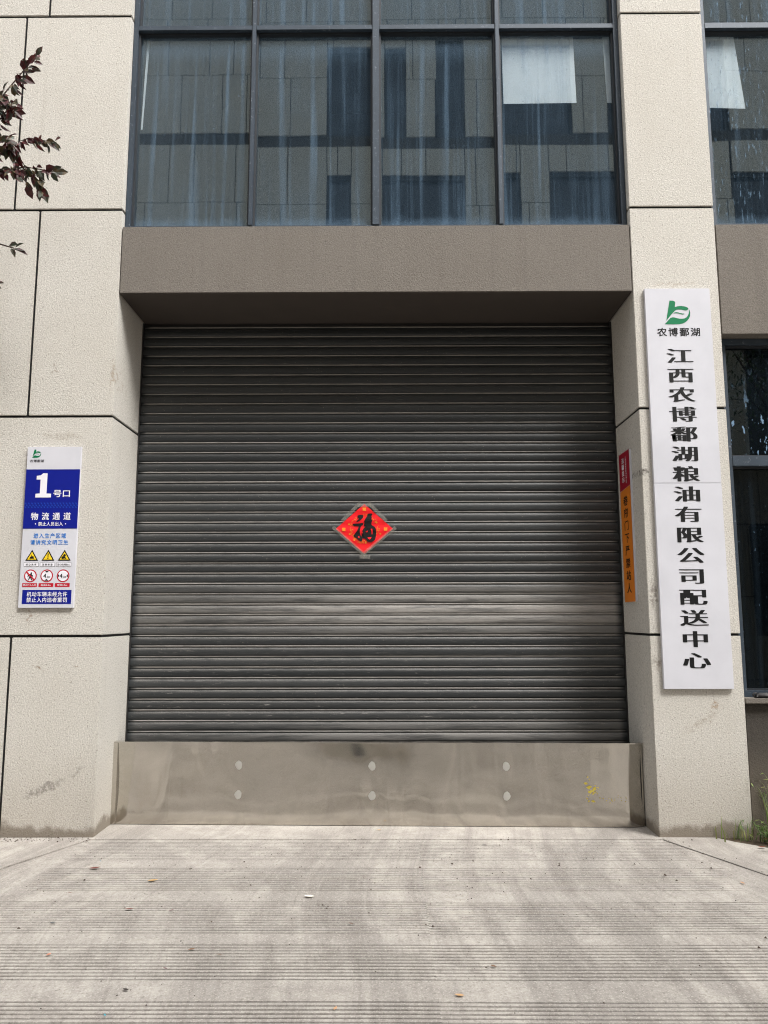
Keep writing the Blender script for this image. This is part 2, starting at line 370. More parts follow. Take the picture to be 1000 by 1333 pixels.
M['fu_red'] = plain('festive_red_paper', lin(226, 14, 26), 0.42, var=0.06, scale=9)
t = NT('clear_tape'); 
a = t.n('MixShader', {0: 0.22, 1: t.n('BsdfTransparent', {'Color': (0.86, 0.86, 0.84, 1)}).outputs[0], 2: t.n('BsdfPrincipled', {'Base Color': lin(190, 186, 176), 'Roughness': 0.2}).outputs[0]})
t.surface(a.outputs[0]); M['tape'] = t.m
M['rubber'] = plain('black_rubber', lin(38, 36, 36), 0.6)

# foliage
def leafmat(name, cols, trans=0.25):
    t = NT(name); rnd = t.n('ObjectInfo').outputs['Random']; p = t.pos()
    r2 = t.math('FRACT', t.math('ADD', rnd, t.math('MULTIPLY', t.noise(p, 11, 2), 1.6)))
    ramp = t.n('ValToRGB', {'Fac': r2}); e = ramp.color_ramp.elements
    e[0].color = cols[0]; e[1].color = cols[-1]
    for i, cc in enumerate(cols[1:-1]): e.new((i+1)/(len(cols)-1)).color = cc
    d = t.n('BsdfPrincipled', {'Base Color': ramp.outputs[0], 'Roughness': 0.45}).outputs[0]
    tr = t.n('BsdfTranslucent', {'Color': ramp.outputs[0]}).outputs[0]
    t.surface(t.n('MixShader', {0: trans, 1: d, 2: tr}).outputs[0]); return t.m
M['plum_leaf'] = leafmat('plum_leaf', [lin(58, 22, 26), lin(88, 32, 34), lin(56, 50, 40), lin(58, 68, 54), lin(92, 74, 48), lin(50, 56, 46), lin(74, 28, 30), lin(46, 22, 25)])
M['green_leaf'] = leafmat('green_leaf', [lin(52, 78, 38), lin(70, 98, 50), lin(90, 112, 62), lin(60, 84, 44)])
M['weed'] = leafmat('weed_blade', [lin(66, 92, 44), lin(104, 128, 62), lin(140, 140, 84), lin(84, 108, 54)])
M['bark'] = plain('bark', lin(70, 52, 46), 0.9, var=0.2, scale=30)

# ------------------------------------------------------------------ glyph outlines from the built-in font
BIG = '江西农博鄱湖粮油有限公司配送中心'
L1 = '号口'; L2 = '物流通道'; L3 = '禁止人员出入'; L4 = '进入生产区域'; L5 = '请讲究文明卫生'
L6 = '机动车辆未经允许'; L7 = '禁止入内违者重罚'
W1 = '当心叉车'; W2 = '注意安全'; W3 = '当心机械伤人'; P1 = '禁止行人入内'; P2 = '限高4.5m'; P3 = '限宽4.5m'
J1 = '卷帘门下严禁站人'; J2 = '温馨提示'; J3 = '江西农博鄱湖粮油有限公司'
need = set()
for ch in BIG: need.add((ch, -0.011))
for ch in '农博鄱湖' + L1 + J1 + '福' + '4.5m!': need.add((ch, 0.0))
for ch in L2+L3+L4+L5+L6+L7+W1+W2+W3+P1+P2+P3+J2+J3: need.add((ch, 0.0))
need.add(('国', 0.0))
GL = {}
tmp = []
for ch, off in sorted(need):
    cu = bpy.data.curves.new('glyph', 'FONT'); cu.body = ch; cu.size = 1.0; cu.offset = off; cu.resolution_u = 4
    o = bpy.data.objects.new('glyph', cu); COL.objects.link(o); tmp.append((ch, off, o))
dg = bpy.context.evaluated_depsgraph_get()
for ch, off, o in tmp:
    me = o.evaluated_get(dg).to_mesh()
    GL[(ch, off)] = ([(v.co.x, v.co.y) for v in me.vertices], [tuple(f.vertices) for f in me.polygons])
    o.evaluated_get(dg).to_mesh_clear()
for ch, off, o in tmp:
    cu = o.data; bpy.data.objects.remove(o); bpy.data.curves.remove(cu)
def bb(v): xs = [p[0] for p in v]; ys = [p[1] for p in v]; return min(xs), max(xs), min(ys), max(ys)
b_ = bb(GL[('国', 0.0)][0]); EM = (b_[1]-b_[0])/0.83; EMX0 = b_[0]-0.085*EM; EMY = (b_[2]+b_[3])/2

def front(Y0):                                    # sign on a wall facing the street
    return lambda x, z, d: (x, Y0 - d, z)
BOLD = [(dx, dy) for dx in (-0.018, 0.018) for dy in (-0.014, 0.014)]        # weight by overlaying shifted outlines
LIGHT = [(-0.008, 0.0), (0.008, 0.0)]
def text(name, s, off, cx, cz, w, h, place, d, mat, parent, adv=None, fat=None, em=False):
    """a line of characters fitted to a w x h box; em=True fits the em square of one character instead"""
    V, F = [], []; penx = 0.0
    fat = fat or BOLD
    for ch in s:
        v, f = GL[(ch, off)]; b = len(V)
        cjk = ord(ch) > 0x2e80
        for q, (fx, fy) in enumerate(fat):
            b = len(V)
            V += [(penx + x + fx*EM, y + fy*EM, q) for x, y in v]; F += [tuple(i+b for i in ff) for ff in f]
        penx += EM*(adv or 1.0) if cjk else (bb(v)[1] + 0.06*EM)
    if em: x0, x1, y0, y1 = EMX0, EMX0+EM, EMY-EM/2, EMY+EM/2
    else: x0, x1, y0, y1 = bb(V)
    W = [place(cx + ((x-x0)/(x1-x0)-0.5)*w, cz + ((y-y0)/(y1-y0)-0.5)*h, d + q*0.00012) for x, y, q in V]
    return mesh_obj(name, W, F, mat, parent)
def poly(name, pts, place, d, mat, parent):
    bm = bmesh.new(); bm.faces.new([bm.verts.new(place(x, z, d)) for x, z in pts]); bm.normal_update(); bmesh.ops.triangulate(bm, faces=bm.faces[:])
    me = bpy.data.meshes.new(name); bm.to_mesh(me); bm.free(); me.materials.append(mat)
    return link(name, me, parent)
def disc(cx, cz, r, n=28): return [(cx + r*math.cos(2*math.pi*i/n), cz + r*math.sin(2*math.pi*i/n)) for i in range(n)]
def spline(pts, n=6):
    out = []; m = len(pts)
    for i in range(m):
        p0, p1, p2, p3 = (Vector(pts[(i+k-1) % m]) for k in range(4))
        for j in range(n):
            s = j/n
            q = 0.5*((2*p1) + (p2-p0)*s + (2*p0-5*p1+4*p2-p3)*s*s + (3*p1-p0-3*p2+p3)*s**3)
            out.append((q.x, q.y))
    return out
def logo(cx, cz, w, place, d, parent, backing=True):
    """green b-shaped leaf emblem; coordinates from a 1000-unit drawing"""
    s = w/530.0
    T = lambda pts: [(cx + (x-460)*s, cz - (y-420)*s) for x, y in pts]
    stem = [(315,172),(385,174),(418,190),(430,220),(414,308),(470,292),(545,286),(620,298),(672,322),(686,340),(676,360),(655,378),(625,382),(590,376),(540,362),(490,357),(450,362),(415,385),(375,425),(340,462),(300,510),(262,556),(232,596),(240,540)]
    bowl = [(195,668),(250,608),(318,534),(360,522),(400,526),(440,540),(500,554),(545,554),(600,546),(640,522),(672,480),(690,430),(696,385),(690,352),(708,380),(718,430),(712,490),(690,545),(650,595),(600,632),(550,654),(480,668),(340,670)]
    vein = [(382,440),(400,424),(430,414),(470,418),(520,436),(560,444),(600,446),(590,460),(560,466),(520,456),(470,440),(430,438)]
    poly('emblem', T(stem), place, d, M['ink_green'], parent)
    poly('emblem', T(bowl), place, d, M['ink_green'], parent)
    poly('emblem', T(vein), place, d, M['ink_green'], parent)

# ------------------------------------------------------------------ ground
gz = -0.012
g = mesh_obj('ground', [(-150,-150,gz),(150,-150,gz),(150,150,gz),(-150,150,gz)], [(0,1,2,3)], M['street']); tag(g, kind='structure')
# the gate opening: x 0..3.66, front wall plane y = 0
XL, XR, D = 0.0, 3.66, 0.575
th = box('threshold', XL-0.25, XR+0.25, -0.044, 0.72, -0.10, 0.0, M['slab'], bev=0.003); tag(th, kind='structure')

def ramp_mesh():
    """concrete ramp with rows of pressed transverse grooves, flaring out towards the street"""
    bm_v, bm_f, gv = [], [], []
    rnd = random.Random(3)
    segs = [(0.0, 0.56), (0.56, 1.0)]
    Y0, Y1 = -0.052, -7.2
    bounds = []                                      # groove bands
    y = -0.10
    while y > Y1 + 0.6:
        w = rnd.uniform(0.37, 0.45); bounds.append((y, y-w)); y -= w + rnd.uniform(0.09, 0.14)
    for si, (t0, t1) in enumerate(segs):
        rows = [(Y0, 0.0, 0, 0)]
        for bi, (a, b) in enumerate(bounds):
            step = 0.0295; k = int((a-b)/step); shift = rnd.uniform(0, 0.012) if si else 0
            for i in range(k):
                c = a - shift - i*step; hw = 0.0060; dep = rnd.uniform(0.75, 1.15)
                rows += [(c+hw, 0, 0, bi), (c+hw*0.45, dep, 1, bi), (c-hw*0.45, dep, 1, bi), (c-hw, 0, 0, bi)]
        rows.append((Y1, 0, 0, 0))
        nx = 46 if si == 0 else 38
        base = len(bm_v)
        for (yy, dep, gg, bi) in rows:
            ex = 0.48*max(0.0, -yy-0.05)
            for j in range(nx+1):
                tt = t0 + (t1-t0)*j/nx
                xa = -ex - 0.0; xb = XR + ex
                # the two segments meet at a fixed x inside the ramp
                mid = 2.10 + 0.0*yy
                xx = xa + (mid-xa)*(j/nx) if si == 0 else mid + (xb-mid)*(j/nx)
                wear = mnoise.noise(Vector((xx*1.3, yy*1.9, bi*3.1 + si*7)))*0.5 + mnoise.noise(Vector((xx*5, yy*6, 4.2)))*0.35
                m = min(1.0, max(0.0, 0.86 + wear*1.15))
                m *= min(1, max(0, (xx + 0.05 + 0.1*mnoise.noise(Vector((yy*4, 1, 2))))/0.12)) * min(1, max(0, (3.80 + 0.1*mnoise.noise(Vector((yy*4, 5, 2))) - xx)/0.12))
                if yy > -0.5: m *= 0.8
                sag = 0.004*mnoise.noise(Vector((xx*0.6, yy*0.6, 0)))
                bm_v.append((xx, yy, -0.003 + sag*min(1, -yy) - 0.010*dep*m)); gv.append(gg*m)
        for r in range(len(rows)-1):
            for j in range(nx):
                a = base + r*(nx+1) + j
                bm_f.append((a, a+nx+1, a+nx+2, a+1))
    me = bpy.data.meshes.new('ramp'); me.from_pydata(bm_v, [], bm_f); me.update()
    at = me.attributes.new('groove', 'FLOAT', 'POINT'); at.data.foreach_set('value', gv)
    me.materials.append(M['ramp']); return link('ramp', me)
rp = ramp_mesh(); tag(rp, kind='structure')
# paved margins between the wall foot and the flared ramp edge, a dark crack between them
def margin(sign):
    x0 = XL if sign < 0 else XR
    pts = [(x0 + sign*0.02, -0.006), (x0 + sign*0.012, -0.06)]
    for i in range(1, 15):
        yy = -0.06 - i*0.5
        pts.append((x0 + sign*(0.48*(-yy-0.05) + (0.012 if sign < 0 else 0.007) + 0.003*math.sin(i*2.1)), yy))
    far = x0 + sign*6
    if sign > 0: pts += [(far, pts[-1][1]), (far, -0.56), (4.62, -0.50), (4.34, -0.36), (4.22, -0.20), (4.10, -0.11), (4.02, -0.006)]
    else: pts += [(far, pts[-1][1]), (far, -0.006)]
    n = 'pavement'
    return tag(prism(n, pts if sign < 0 else pts, -0.06, 0.001, M['slab'], bev=0.002), kind='structure')
margin(-1); margin(1)
so_ = mesh_obj('soil_bed', [(4.0,-0.8,-0.004),(9.6,-0.8,-0.004),(9.6,0.4,-0.004),(4.0,0.4,-0.004)], [(0,1,2,3)], M['soil']); tag(so_, kind='structure')

# ------------------------------------------------------------------ the warehouse
B = empty('warehouse_building', (1.83, 0.6, 0), 'beige stucco warehouse with dark roller shutter gate and tinted windows', 'building')
G = 0.0082                                           # half a joint
TH = 0.034
ROWS_L = [-0.05, 1.287, 2.800, 4.335, 5.885, 7.42, 8.95, 10.5]
ROWS_R = [-0.05, 1.290, 2.845, 4.335, 5.885, 7.42, 8.95, 10.5]
VJ = [[-0.615, -2.3, -3.9], [-1.35, -2.9, -4.4], [-0.597, -2.1, -3.7], [-0.787, -2.4, -4.0], [-0.62, -2.2, -3.8], [-0.8, -2.4, -4.0], [-0.6, -2.2, -3.8]]
core = bmesh.new()
bm_box(core, -5.2, -0.009, 0.009, 0.75, -0.2, 10.5)      # black sealant sits just below the panel faces
wall = bm_obj('wall', core, M['joint'], B)
for r in range(7):
    z0, z1 = ROWS_L[r]+G, ROWS_L[r+1]-G
    xs = [0.0] + VJ[r] + [-5.2]
    # the corner panel wraps into the gate reveal
    rd = 0.60 if r < 3 else 0.139
    prism('panel', [(0,0),(0,rd),(-TH,rd),(-TH,TH),(xs[1]+G,TH),(xs[1]+G,0)], z0, z1, M['wall'], wall, bev=0.0035)
    for a, b in zip(xs[1:], xs[2:]):
        box('panel', b+G, a-G, 0, TH, z0, z1, M['wall'], wall, bev=0.0035)
PX0, PX1 = XR, 4.265
core = bmesh.new(); bm_box(core, PX0+0.009, PX1-0.009, 0.009, 0.75, -0.2, 10.5)
pil = bm_obj('pillar', core, M['joint'], B)
for r in range(7):
    z0, z1 = ROWS_R[r]+G, ROWS_R[r+1]-G
    rd = 0.60 if r < 3 else 0.139
    prism('panel', [(PX0,0),(PX1,0),(PX1,0.139),(PX1-TH,0.139),(PX1-TH,TH),(PX0+TH,TH),(PX0+TH,rd),(PX0,rd)], z0, z1, M['wall'], pil, bev=0.0035)
# farther bay and pillar, beyond the frame
QX0, QX1 = 7.66, 8.26
core = bmesh.new(); bm_box(core, QX0+0.009, QX1+5.0, 0.009, 0.75, -0.2, 10.5); pil2 = bm_obj('pillar', core, M['joint'], B)
for r in range(7):
    z0, z1 = ROWS_R[r]+G, ROWS_R[r+1]-G
    prism('panel', [(QX0,0),(QX1,0),(QX1,TH),(QX0+TH,TH),(QX0+TH,0.30),(QX0,0.30)], z0, z1, M['wall'], pil2, bev=0.0035)
    for a in range(3): box('panel', QX1+2*G+a*1.6, QX1+(a+1)*1.6, 0, TH, z0, z1, M['wall'], pil2, bev=0.0035)

lt = box('lintel', XL+0.007, XR-0.007, 0.001, 0.62, 3.702, 4.203, M['lintel'], B, bev=0.003)
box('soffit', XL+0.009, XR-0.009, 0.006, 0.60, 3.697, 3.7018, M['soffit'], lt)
lt2 = box('lintel', PX1+0.012, QX0-0.01, 0.012, 0.5, 3.385, 4.207, M['lintel'], B, bev=0.003)
box('base_wall', PX1+0.026, QX0-0.01, 0.055, 0.5, -0.2, 0.835, M['base_grey'], B, bev=0.003)
sill = box('sill', PX1+0.012, QX0-0.01, 0.012, 0.36, 0.838, 0.872, M['lintel'], B, bev=0.004)
# dark interior behind the glass: open-fronted room shells
def room(x0, x1, y0, y1, z0, z1):
    v = [(x0,y0,z0),(x1,y0,z0),(x1,y1,z0),(x0,y1,z0),(x0,y0,z1),(x1,y0,z1),(x1,y1,z1),(x0,y1,z1)]
    return mesh_obj('room', v, [(0,1,2,3),(7,6,5,4),(2,6,7,3),(1,5,6,2),(3,7,4,0)], M['room'], B)
room(-0.02, QX0+0.02, 0.32, 5.0, 4.1, 8.6)
room(PX1-0.01, QX0+0.02, 0.42, 5.0, 0.2, 3.45)
box('roof', -5.2, QX1+5, 0.04, 12, 10.5, 10.8, M['lintel'], B)
box('back_wall', -5.2, QX1+5, 11.8, 12.0, -0.2, 10.5, M['lintel'], B)
box('fascia', XL+0.007, XR-0.007, 0.004, 0.6, 8.62, 10.5, M['lintel'], B, bev=0.003)
box('fascia', PX1+0.012, QX0-0.01, 0.012, 0.6, 8.62, 10.5, M['lintel'], B, bev=0.003)

# windows -------------------------------------------------------------
def window(x0, x1, z0, z1, yf, mull, trans, gm, fw=0.05, jamb=True, mw=None, dep=0.085):
    """frame > panes, mullions, transoms"""
    bm = bmesh.new()
    bm_box(bm, x0, x0+fw, yf, yf+dep, z0, z1); bm_box(bm, x1-fw, x1, yf, yf+dep, z0, z1)
    bm_box(bm, x0+fw, x1-fw, yf+0.002, yf+dep, z0, z0+fw*0.9); bm_box(bm, x0+fw, x1-fw, yf+0.002, yf+dep, z1-fw, z1)
    w = bm_obj('window', bm, M['frame'], B)
    xs = [x0+fw] + sum([[m-(h/2), m+(h/2)] for m, h in mull], []) + [x1-fw]
    zs = [z0+fw*0.9] + sum([[m-(h/2), m+(h/2)] for m, h in trans], []) + [z1-fw]
    for m, h in mull: box('mullion', m-h/2, m+h/2, yf-0.006, yf+dep-0.002, z0+fw*0.9, z1-fw, M['frame'], w, bev=0.004)
    for i in range(0, len(xs), 2):
        for k in range(0, len(zs), 2):
            a, b_x, c_, d_ = xs[i]+0.0005, xs[i+1]-0.0005, zs[k]+0.0005, zs[k+1]-0.0005
            gmat = gm(i//2, k//2)
            # gasket round each pane
            bm = bmesh.new(); e = 0.012
            bm_box(bm, a, a+e, yf+0.024, yf+dep-0.012, c_, d_); bm_box(bm, b_x-e, b_x, yf+0.024, yf+dep-0.012, c_, d_)
            bm_box(bm, a+e, b_x-e, yf+0.026, yf+dep-0.012, c_, c_+e*0.8); bm_box(bm, a+e, b_x-e, yf+0.026, yf+dep-0.012, d_-e, d_)
            bm_obj('gasket', bm, M['frame_dark'], w)
            # each pane sits a hair out of true, so reflections break from pane to pane
            rz, rx = random.uniform(-0.004, 0.004), random.uniform(-0.003, 0.003)
            cx, cz = (a+b_x)/2, (c_+d_)/2; yp = yf+0.055
            V = []
            for yo in (0.0, 0.006):
                for x, z in ((a+e*.5, c_+e*.4), (b_x-e*.5, c_+e*.4), (b_x-e*.5, d_-e*.5), (a+e*.5, d_-e*.5)):
                    V.append((x, yp + yo + (x-cx)*rz + (z-cz)*rx, z))
            mesh_obj('pane', V, [(0,1,2,3),(7,6,5,4),(0,4,5,1),(1,5,6,2),(2,6,7,3),(3,7,4,0)], gmat, w)
    for m, h in trans:
        for i in range(0, len(xs), 2):
            box('transom', xs[i]+0.0008, xs[i+1]-0.0008, yf-0.002, yf+dep-0.004, m-h/2, m+h/2, M['frame'], w, bev=0.004)
    return w
window(XL+0.004, XR-0.004, 4.207, 8.60, 0.055, [(0.915, 0.030), (1.832, 0.052), (2.745, 0.030)], [(5.828, 0.042), (7.4, 0.05)], lambda i, k: M['glass'], fw=0.034)
window(PX1+0.014, QX0-0.012, 4.210, 8.60, 0.055, [(5.35, 0.045), (6.5, 0.045)], [(5.825, 0.050), (7.4, 0.05)], lambda i, k: M['glass_drops'], fw=0.03)
window(PX1+0.020, QX0-0.012, 0.874, 3.383, 0.10, [(5.35, 0.05), (6.5, 0.05)], [(2.49, 0.075)], lambda i, k: M['glass_blotch'] if k else M['glass_low'], fw=0.045)

# roller shutter ------------------------------------------------------
PITCH = 0.0768; Z0 = 0.44; NS = 43
prof = [(0.0000, 0.001), (0.0008, 0.0060), (0.0030, 0.0088), (0.010, 0.0108), (0.024, 0.0120), (0.038, 0.0114), (0.048, 0.0090), (0.0548, 0.0052), (0.0582, 0.0010), (0.0586, -0.0040),
        (0.0636, -0.0040), (0.0638, 0.0035), (0.0658, 0.0065), (0.0722, 0.0065), (0.0748, 0.0040), (0.0752, -0.0040), (0.0768, -0.0040)]
YS = 0.560
bm = bmesh.new()
bm_box(bm, -0.03, 0.010, D-0.03, D+0.06, -0.05, 3.69); bm_box(bm, XR-0.010, XR+0.03, D-0.03, D+0.06, -0.05, 3.69)
bm_box(bm, -0.03, XR+0.03, YS+0.012, YS+0.03, 0.0, 3.69)
sh = bm_obj('roller_shutter', bm, M['rail'], B)
sv = []; sf = []
XA, XB = 0.012, XR-0.012
for x in (XA, XB):
    for z, d in prof: sv.append((x, -d, z))
n = len(prof)
for i in range(n-1): sf.append((i, n+i, n+i+1, i+1))
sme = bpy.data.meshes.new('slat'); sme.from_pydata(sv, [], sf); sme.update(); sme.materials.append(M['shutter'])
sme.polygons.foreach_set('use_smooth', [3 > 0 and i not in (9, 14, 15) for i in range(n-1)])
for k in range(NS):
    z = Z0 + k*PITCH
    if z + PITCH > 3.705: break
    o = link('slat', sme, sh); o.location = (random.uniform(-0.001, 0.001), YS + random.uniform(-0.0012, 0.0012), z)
    zc = z + PITCH/2
    dust = 0.0
    if 1.27 < zc < 1.66: dust = (0.42, 0.80, 1.0, 0.62, 0.38)[min(4, max(0, int((zc-1.27)/PITCH)))]
    elif zc < 0.62: dust = 0.62
    elif zc < 0.70: dust = 0.40
    elif zc < 0.85: dust = 0.10
    o['dust'] = dust
    o.rotation_euler = (random.uniform(-0.03, 0.03), random.uniform(-0.0007, 0.0007), 0)

# ------------------------------------------------------------------ stainless barrier plate in the gate
bp = empty('steel_barrier', (1.83, 0.27, 0), 'low stainless steel barrier plate standing across the foot of the shutter', 'barrier')
yl, yr = 0.315, 0.222                                  # it stands very slightly askew
def plate_pt(x, dy): 
    f = (x - 0.0)/3.65
    return yl + (yr-yl)*f + dy
bmv, bmf = [], []
NXP, NZP = 90, 14
PZ = 0.548
for j in range(NZP+1):
    z = 0.004 + (PZ-0.004)*j/NZP
    for i in range(NXP+1):
        x = 0.004 + (3.648-0.004)*i/NXP
        bow = 0.006*math.sin(x*2.3+0.6)*math.sin(z*5.2) + 0.004*math.sin(x*5.1+1.0+z*3)
        el = max(0, 1-(x-0.004)/0.13); er = max(0, 1-(3.648-x)/0.10)
        dy = bow*min(1, z/0.2)*min(1, (PZ-z)/0.1) + 0.030*er*er + 0.012*el*el*(0.4+0.6*math.sin(z*6))
        bmv.append((x, plate_pt(x, dy), z))
for j in range(NZP):
    for i in range(NXP):
        a = j*(NXP+1)+i; bmf.append((a, a+1, a+NXP+2, a+NXP+1))
pl = mesh_obj('plate', bmv, bmf, M['steel'], bp, smooth=True)
bm = bmesh.new()                                         # folded top and side returns
def slab(x0, x1, d0, d1, z0, z1):
    vs_ = [bm.verts.new((x, plate_pt(x, d), z)) for z in (z0, z1) for x, d in ((x0, d0), (x1, d0), (x1, d1), (x0, d1))]
    for f in ((3,2,1,0),(4,5,6,7),(0,1,5,4),(1,2,6,5),(2,3,7,6),(3,0,4,7)): bm.faces.new([vs_[i] for i in f])
slab(0.0, 3.652, -0.003, 0.050, PZ-0.002, PZ+0.005)
slab(-0.001, 0.030, -0.005, 0.05, 0.003, PZ-0.003)
slab(3.643, 3.652, 0.032, 0.06, 0.003, PZ-0.003)
bm_obj('folded_edge', bm, M['steel'], bp)
bm = bmesh.new(); slab(0.02, 3.64, 0.03, 0.05, 0.0, PZ-0.004); bm_obj('backing', bm, M['rail'], bp)
def on_plate(u, v):                                     # photo pixel -> plate coordinates (measured)
    return 0.004 + (u-147)/(838-147)*3.644, PZ - (v-967)/(1076-967)*(PZ)
for u in (313, 488, 662):
    for v in (997, 1036):
        x, z = on_plate(u, v)
        i = min(NXP-1, int((x-0.004)/3.644*NXP)); j = min(NZP-1, int(z/PZ*NZP))
        ys = min(bmv[jj*(NXP+1)+ii][1] for ii in (i, i+1) for jj in (j, j+1)) - 0.0012
        w = 0.026
        pts = [(x + w*(1+0.08*math.sin(3*a+u))*math.cos(a)*0.95, z + w*(1+0.10*math.sin(2*a+v))*math.sin(a)*1.1) for a in [2*math.pi*k/14 for k in range(14)]]
        V = [(x, ys-0.002, z)] + [(px, ys, pz) for px, pz in pts]
        mesh_obj('weld_patch', V, [(0, 1+(k+1) % 14, 1+k) for k in range(14)], M['weld'], bp, smooth=True)
bm = bmesh.new(); rr = random.Random(5)
for k in range(46):
    a, b = (rr.gauss(768, 3.5)+ (k % 7), rr.gauss(1026, 6) + (k % 7)*1.2) if k < 30 else (rr.uniform(785, 815), rr.gauss(1040, 3))
    x, z = on_plate(a, b); s = rr.uniform(0.003, 0.011) if k < 30 else 0.003
    i = min(NXP-1, int((x-0.004)/3.644*NXP)); j = min(NZP-1, int(z/PZ*NZP))
    ys = min(bmv[jj*(NXP+1)+ii][1] for ii in (i, i+1) for jj in (j, j+1)) - 0.0011 - k*0.00004
    an = rr.uniform(0, 6.28)
    q = [(s*math.cos(an+t_)*(1.8 if t_ in (0, math.pi) else 0.6), s*math.sin(an+t_)) for t_ in (0, 1.3, math.pi, 4.6)]
    bm.faces.new([bm.verts.new((x+dx, ys, z+dz)) for dx, dz in q])
me = bpy.data.meshes.new('paint_smear'); bm.to_mesh(me); bm.free(); me.materials.append(M['yellow']); link('paint_smear', me, bp)

# ------------------------------------------------------------------ signs
# tall white company board on the pillar: two sheets, black characters down its middle
sg = empty('name_board', (3.96, -0.015, 0.937), 'tall narrow white board with green leaf emblem and black vertical characters on the pillar', 'sign')
sx0, sx1 = 3.731, 4.190; YB = -0.026
box('board', sx0, sx1, YB, 0.0, 0.937, 2.3115, M['board'], sg, bev=0.0015)
box('board', sx0, sx1, YB, 0.0, 2.3135, 3.707, M['board'], sg, bev=0.0015)
fp = front(YB)
logo(3.954, 3.530, 0.186, fp, 0.0012, sg)
text('lettering', '农博鄱湖', 0.0, 3.955, 3.386, 0.300, 0.062, fp, 0.0012, M['ink_black'], sg, adv=1.12)
zc = [3.210 + (1.120-3.210)*i/15 for i in range(16)]
for i, ch in enumerate(BIG):
    text('character', ch, -0.011, 3.953, zc[i], 0.188, 0.116, fp, 0.0012, M['ink_black'], sg, fat=[(f*0.0122, 0.0) for f in range(-4, 5)], em=True)

# gate number board on the left wall
s1 = empty('gate_sign', (-0.384, -0.012, 1.475), 'white and blue gate number board with warning triangles on the left wall', 'sign')
ax0, ax1, az0, az1 = -0.571, -0.199, 1.475, 2.579; YG = -0.020
box('board', ax0, ax1, YG, 0.0, az0, az1, M['board'], s1, bev=0.0015)
fg = front(YG)
def U(x, y):                                           # drawing units of the board (374 wide, 1117 high)
    return ax0 + x/374*(ax1-ax0), az1 - y/1117*(az1-az0)
def rect(name, x0, y0, x1, y1, mat, d, par=s1):
    a = U(x0, y0); b = U(x1, y1); return poly(name, [(a[0], b[1]), (b[0], b[1]), (b[0], a[1]), (a[0], a[1])], fg, d, mat, par)
def T1(name, s, x0, x1, y0, y1, mat, off=0.0, d=0.0024, adv=None, par=s1):
    c = U((x0+x1)/2, (y0+y1)/2); k = (ax1-ax0)/374
    return text(name, s, off, c[0], c[1], (x1-x0)*k, (y1-y0)*k*((az1-az0)/1117)/k, fg, d, mat, par, adv=adv)
lx, lz = U(66, 48); logo(lx, lz, 0.062, fg, 0.0012, s1)
T1('lettering', '农博鄱湖', 22, 118, 90, 110, M['ink_darkgrey'], off=0.0, d=0.0012, adv=1.08)
rect('blue_field', 0.8, 160, 373.2, 575, M['ink_blue'], 0.0012)
one = [(78,356),(98,352),(98,236),(72,240),(72,212),(104,206),(118,188),(152,188),(152,352),(174,356),(174,358),(78,358)]
one = [(74,358),(74,332),(104,330),(104,232),(76,232),(76,206),(104,202),(120,188),(150,188),(150,330),(182,332),(182,358)]
poly('numeral', [U(*q) for q in one], fg, 0.0024, M['ink_white'], s1)
T1('lettering', L1, 197, 312, 306, 356, M['ink_white'], off=0.0)
bm = bmesh.new()
for k in range(17):                                    # woven band
    for q, (yy, hh) in enumerate(((394, 11), (408, 11), (421, 11))):
        x0_ = 4 + k*21.7 + (q % 2)*8; 
        pts = [U(x0_, yy), U(x0_+9, yy), U(x0_+14, yy+hh), U(x0_+5, yy+hh)]
        bm.faces.new([bm.verts.new(fg(a, b, 0.0022)) for a, b in pts[::-1]])
me = bpy.data.meshes.new('pattern_band'); bm.to_mesh(me); bm.free(); me.materials.append(M['ink_blue_light']); link('pattern_band', me, s1)
T1('lettering', L2, 52, 326, 463, 515, M['ink_white'], adv=1.42)
T1('lettering', L3, 105, 275, 528, 556, M['ink_white'], adv=1.02)
for x in (87, 293): poly('dot', disc(*U(x, 542), 0.0042, 10), fg, 0.0024, M['ink_white'], s1)
T1('lettering', L4, 78, 300, 607, 641, M['ink_sky'], off=0.0, adv=1.12, d=0.0012)
T1('lettering', L5, 58, 318, 653, 686, M['ink_sky'], off=0.0, adv=1.10, d=0.0012)
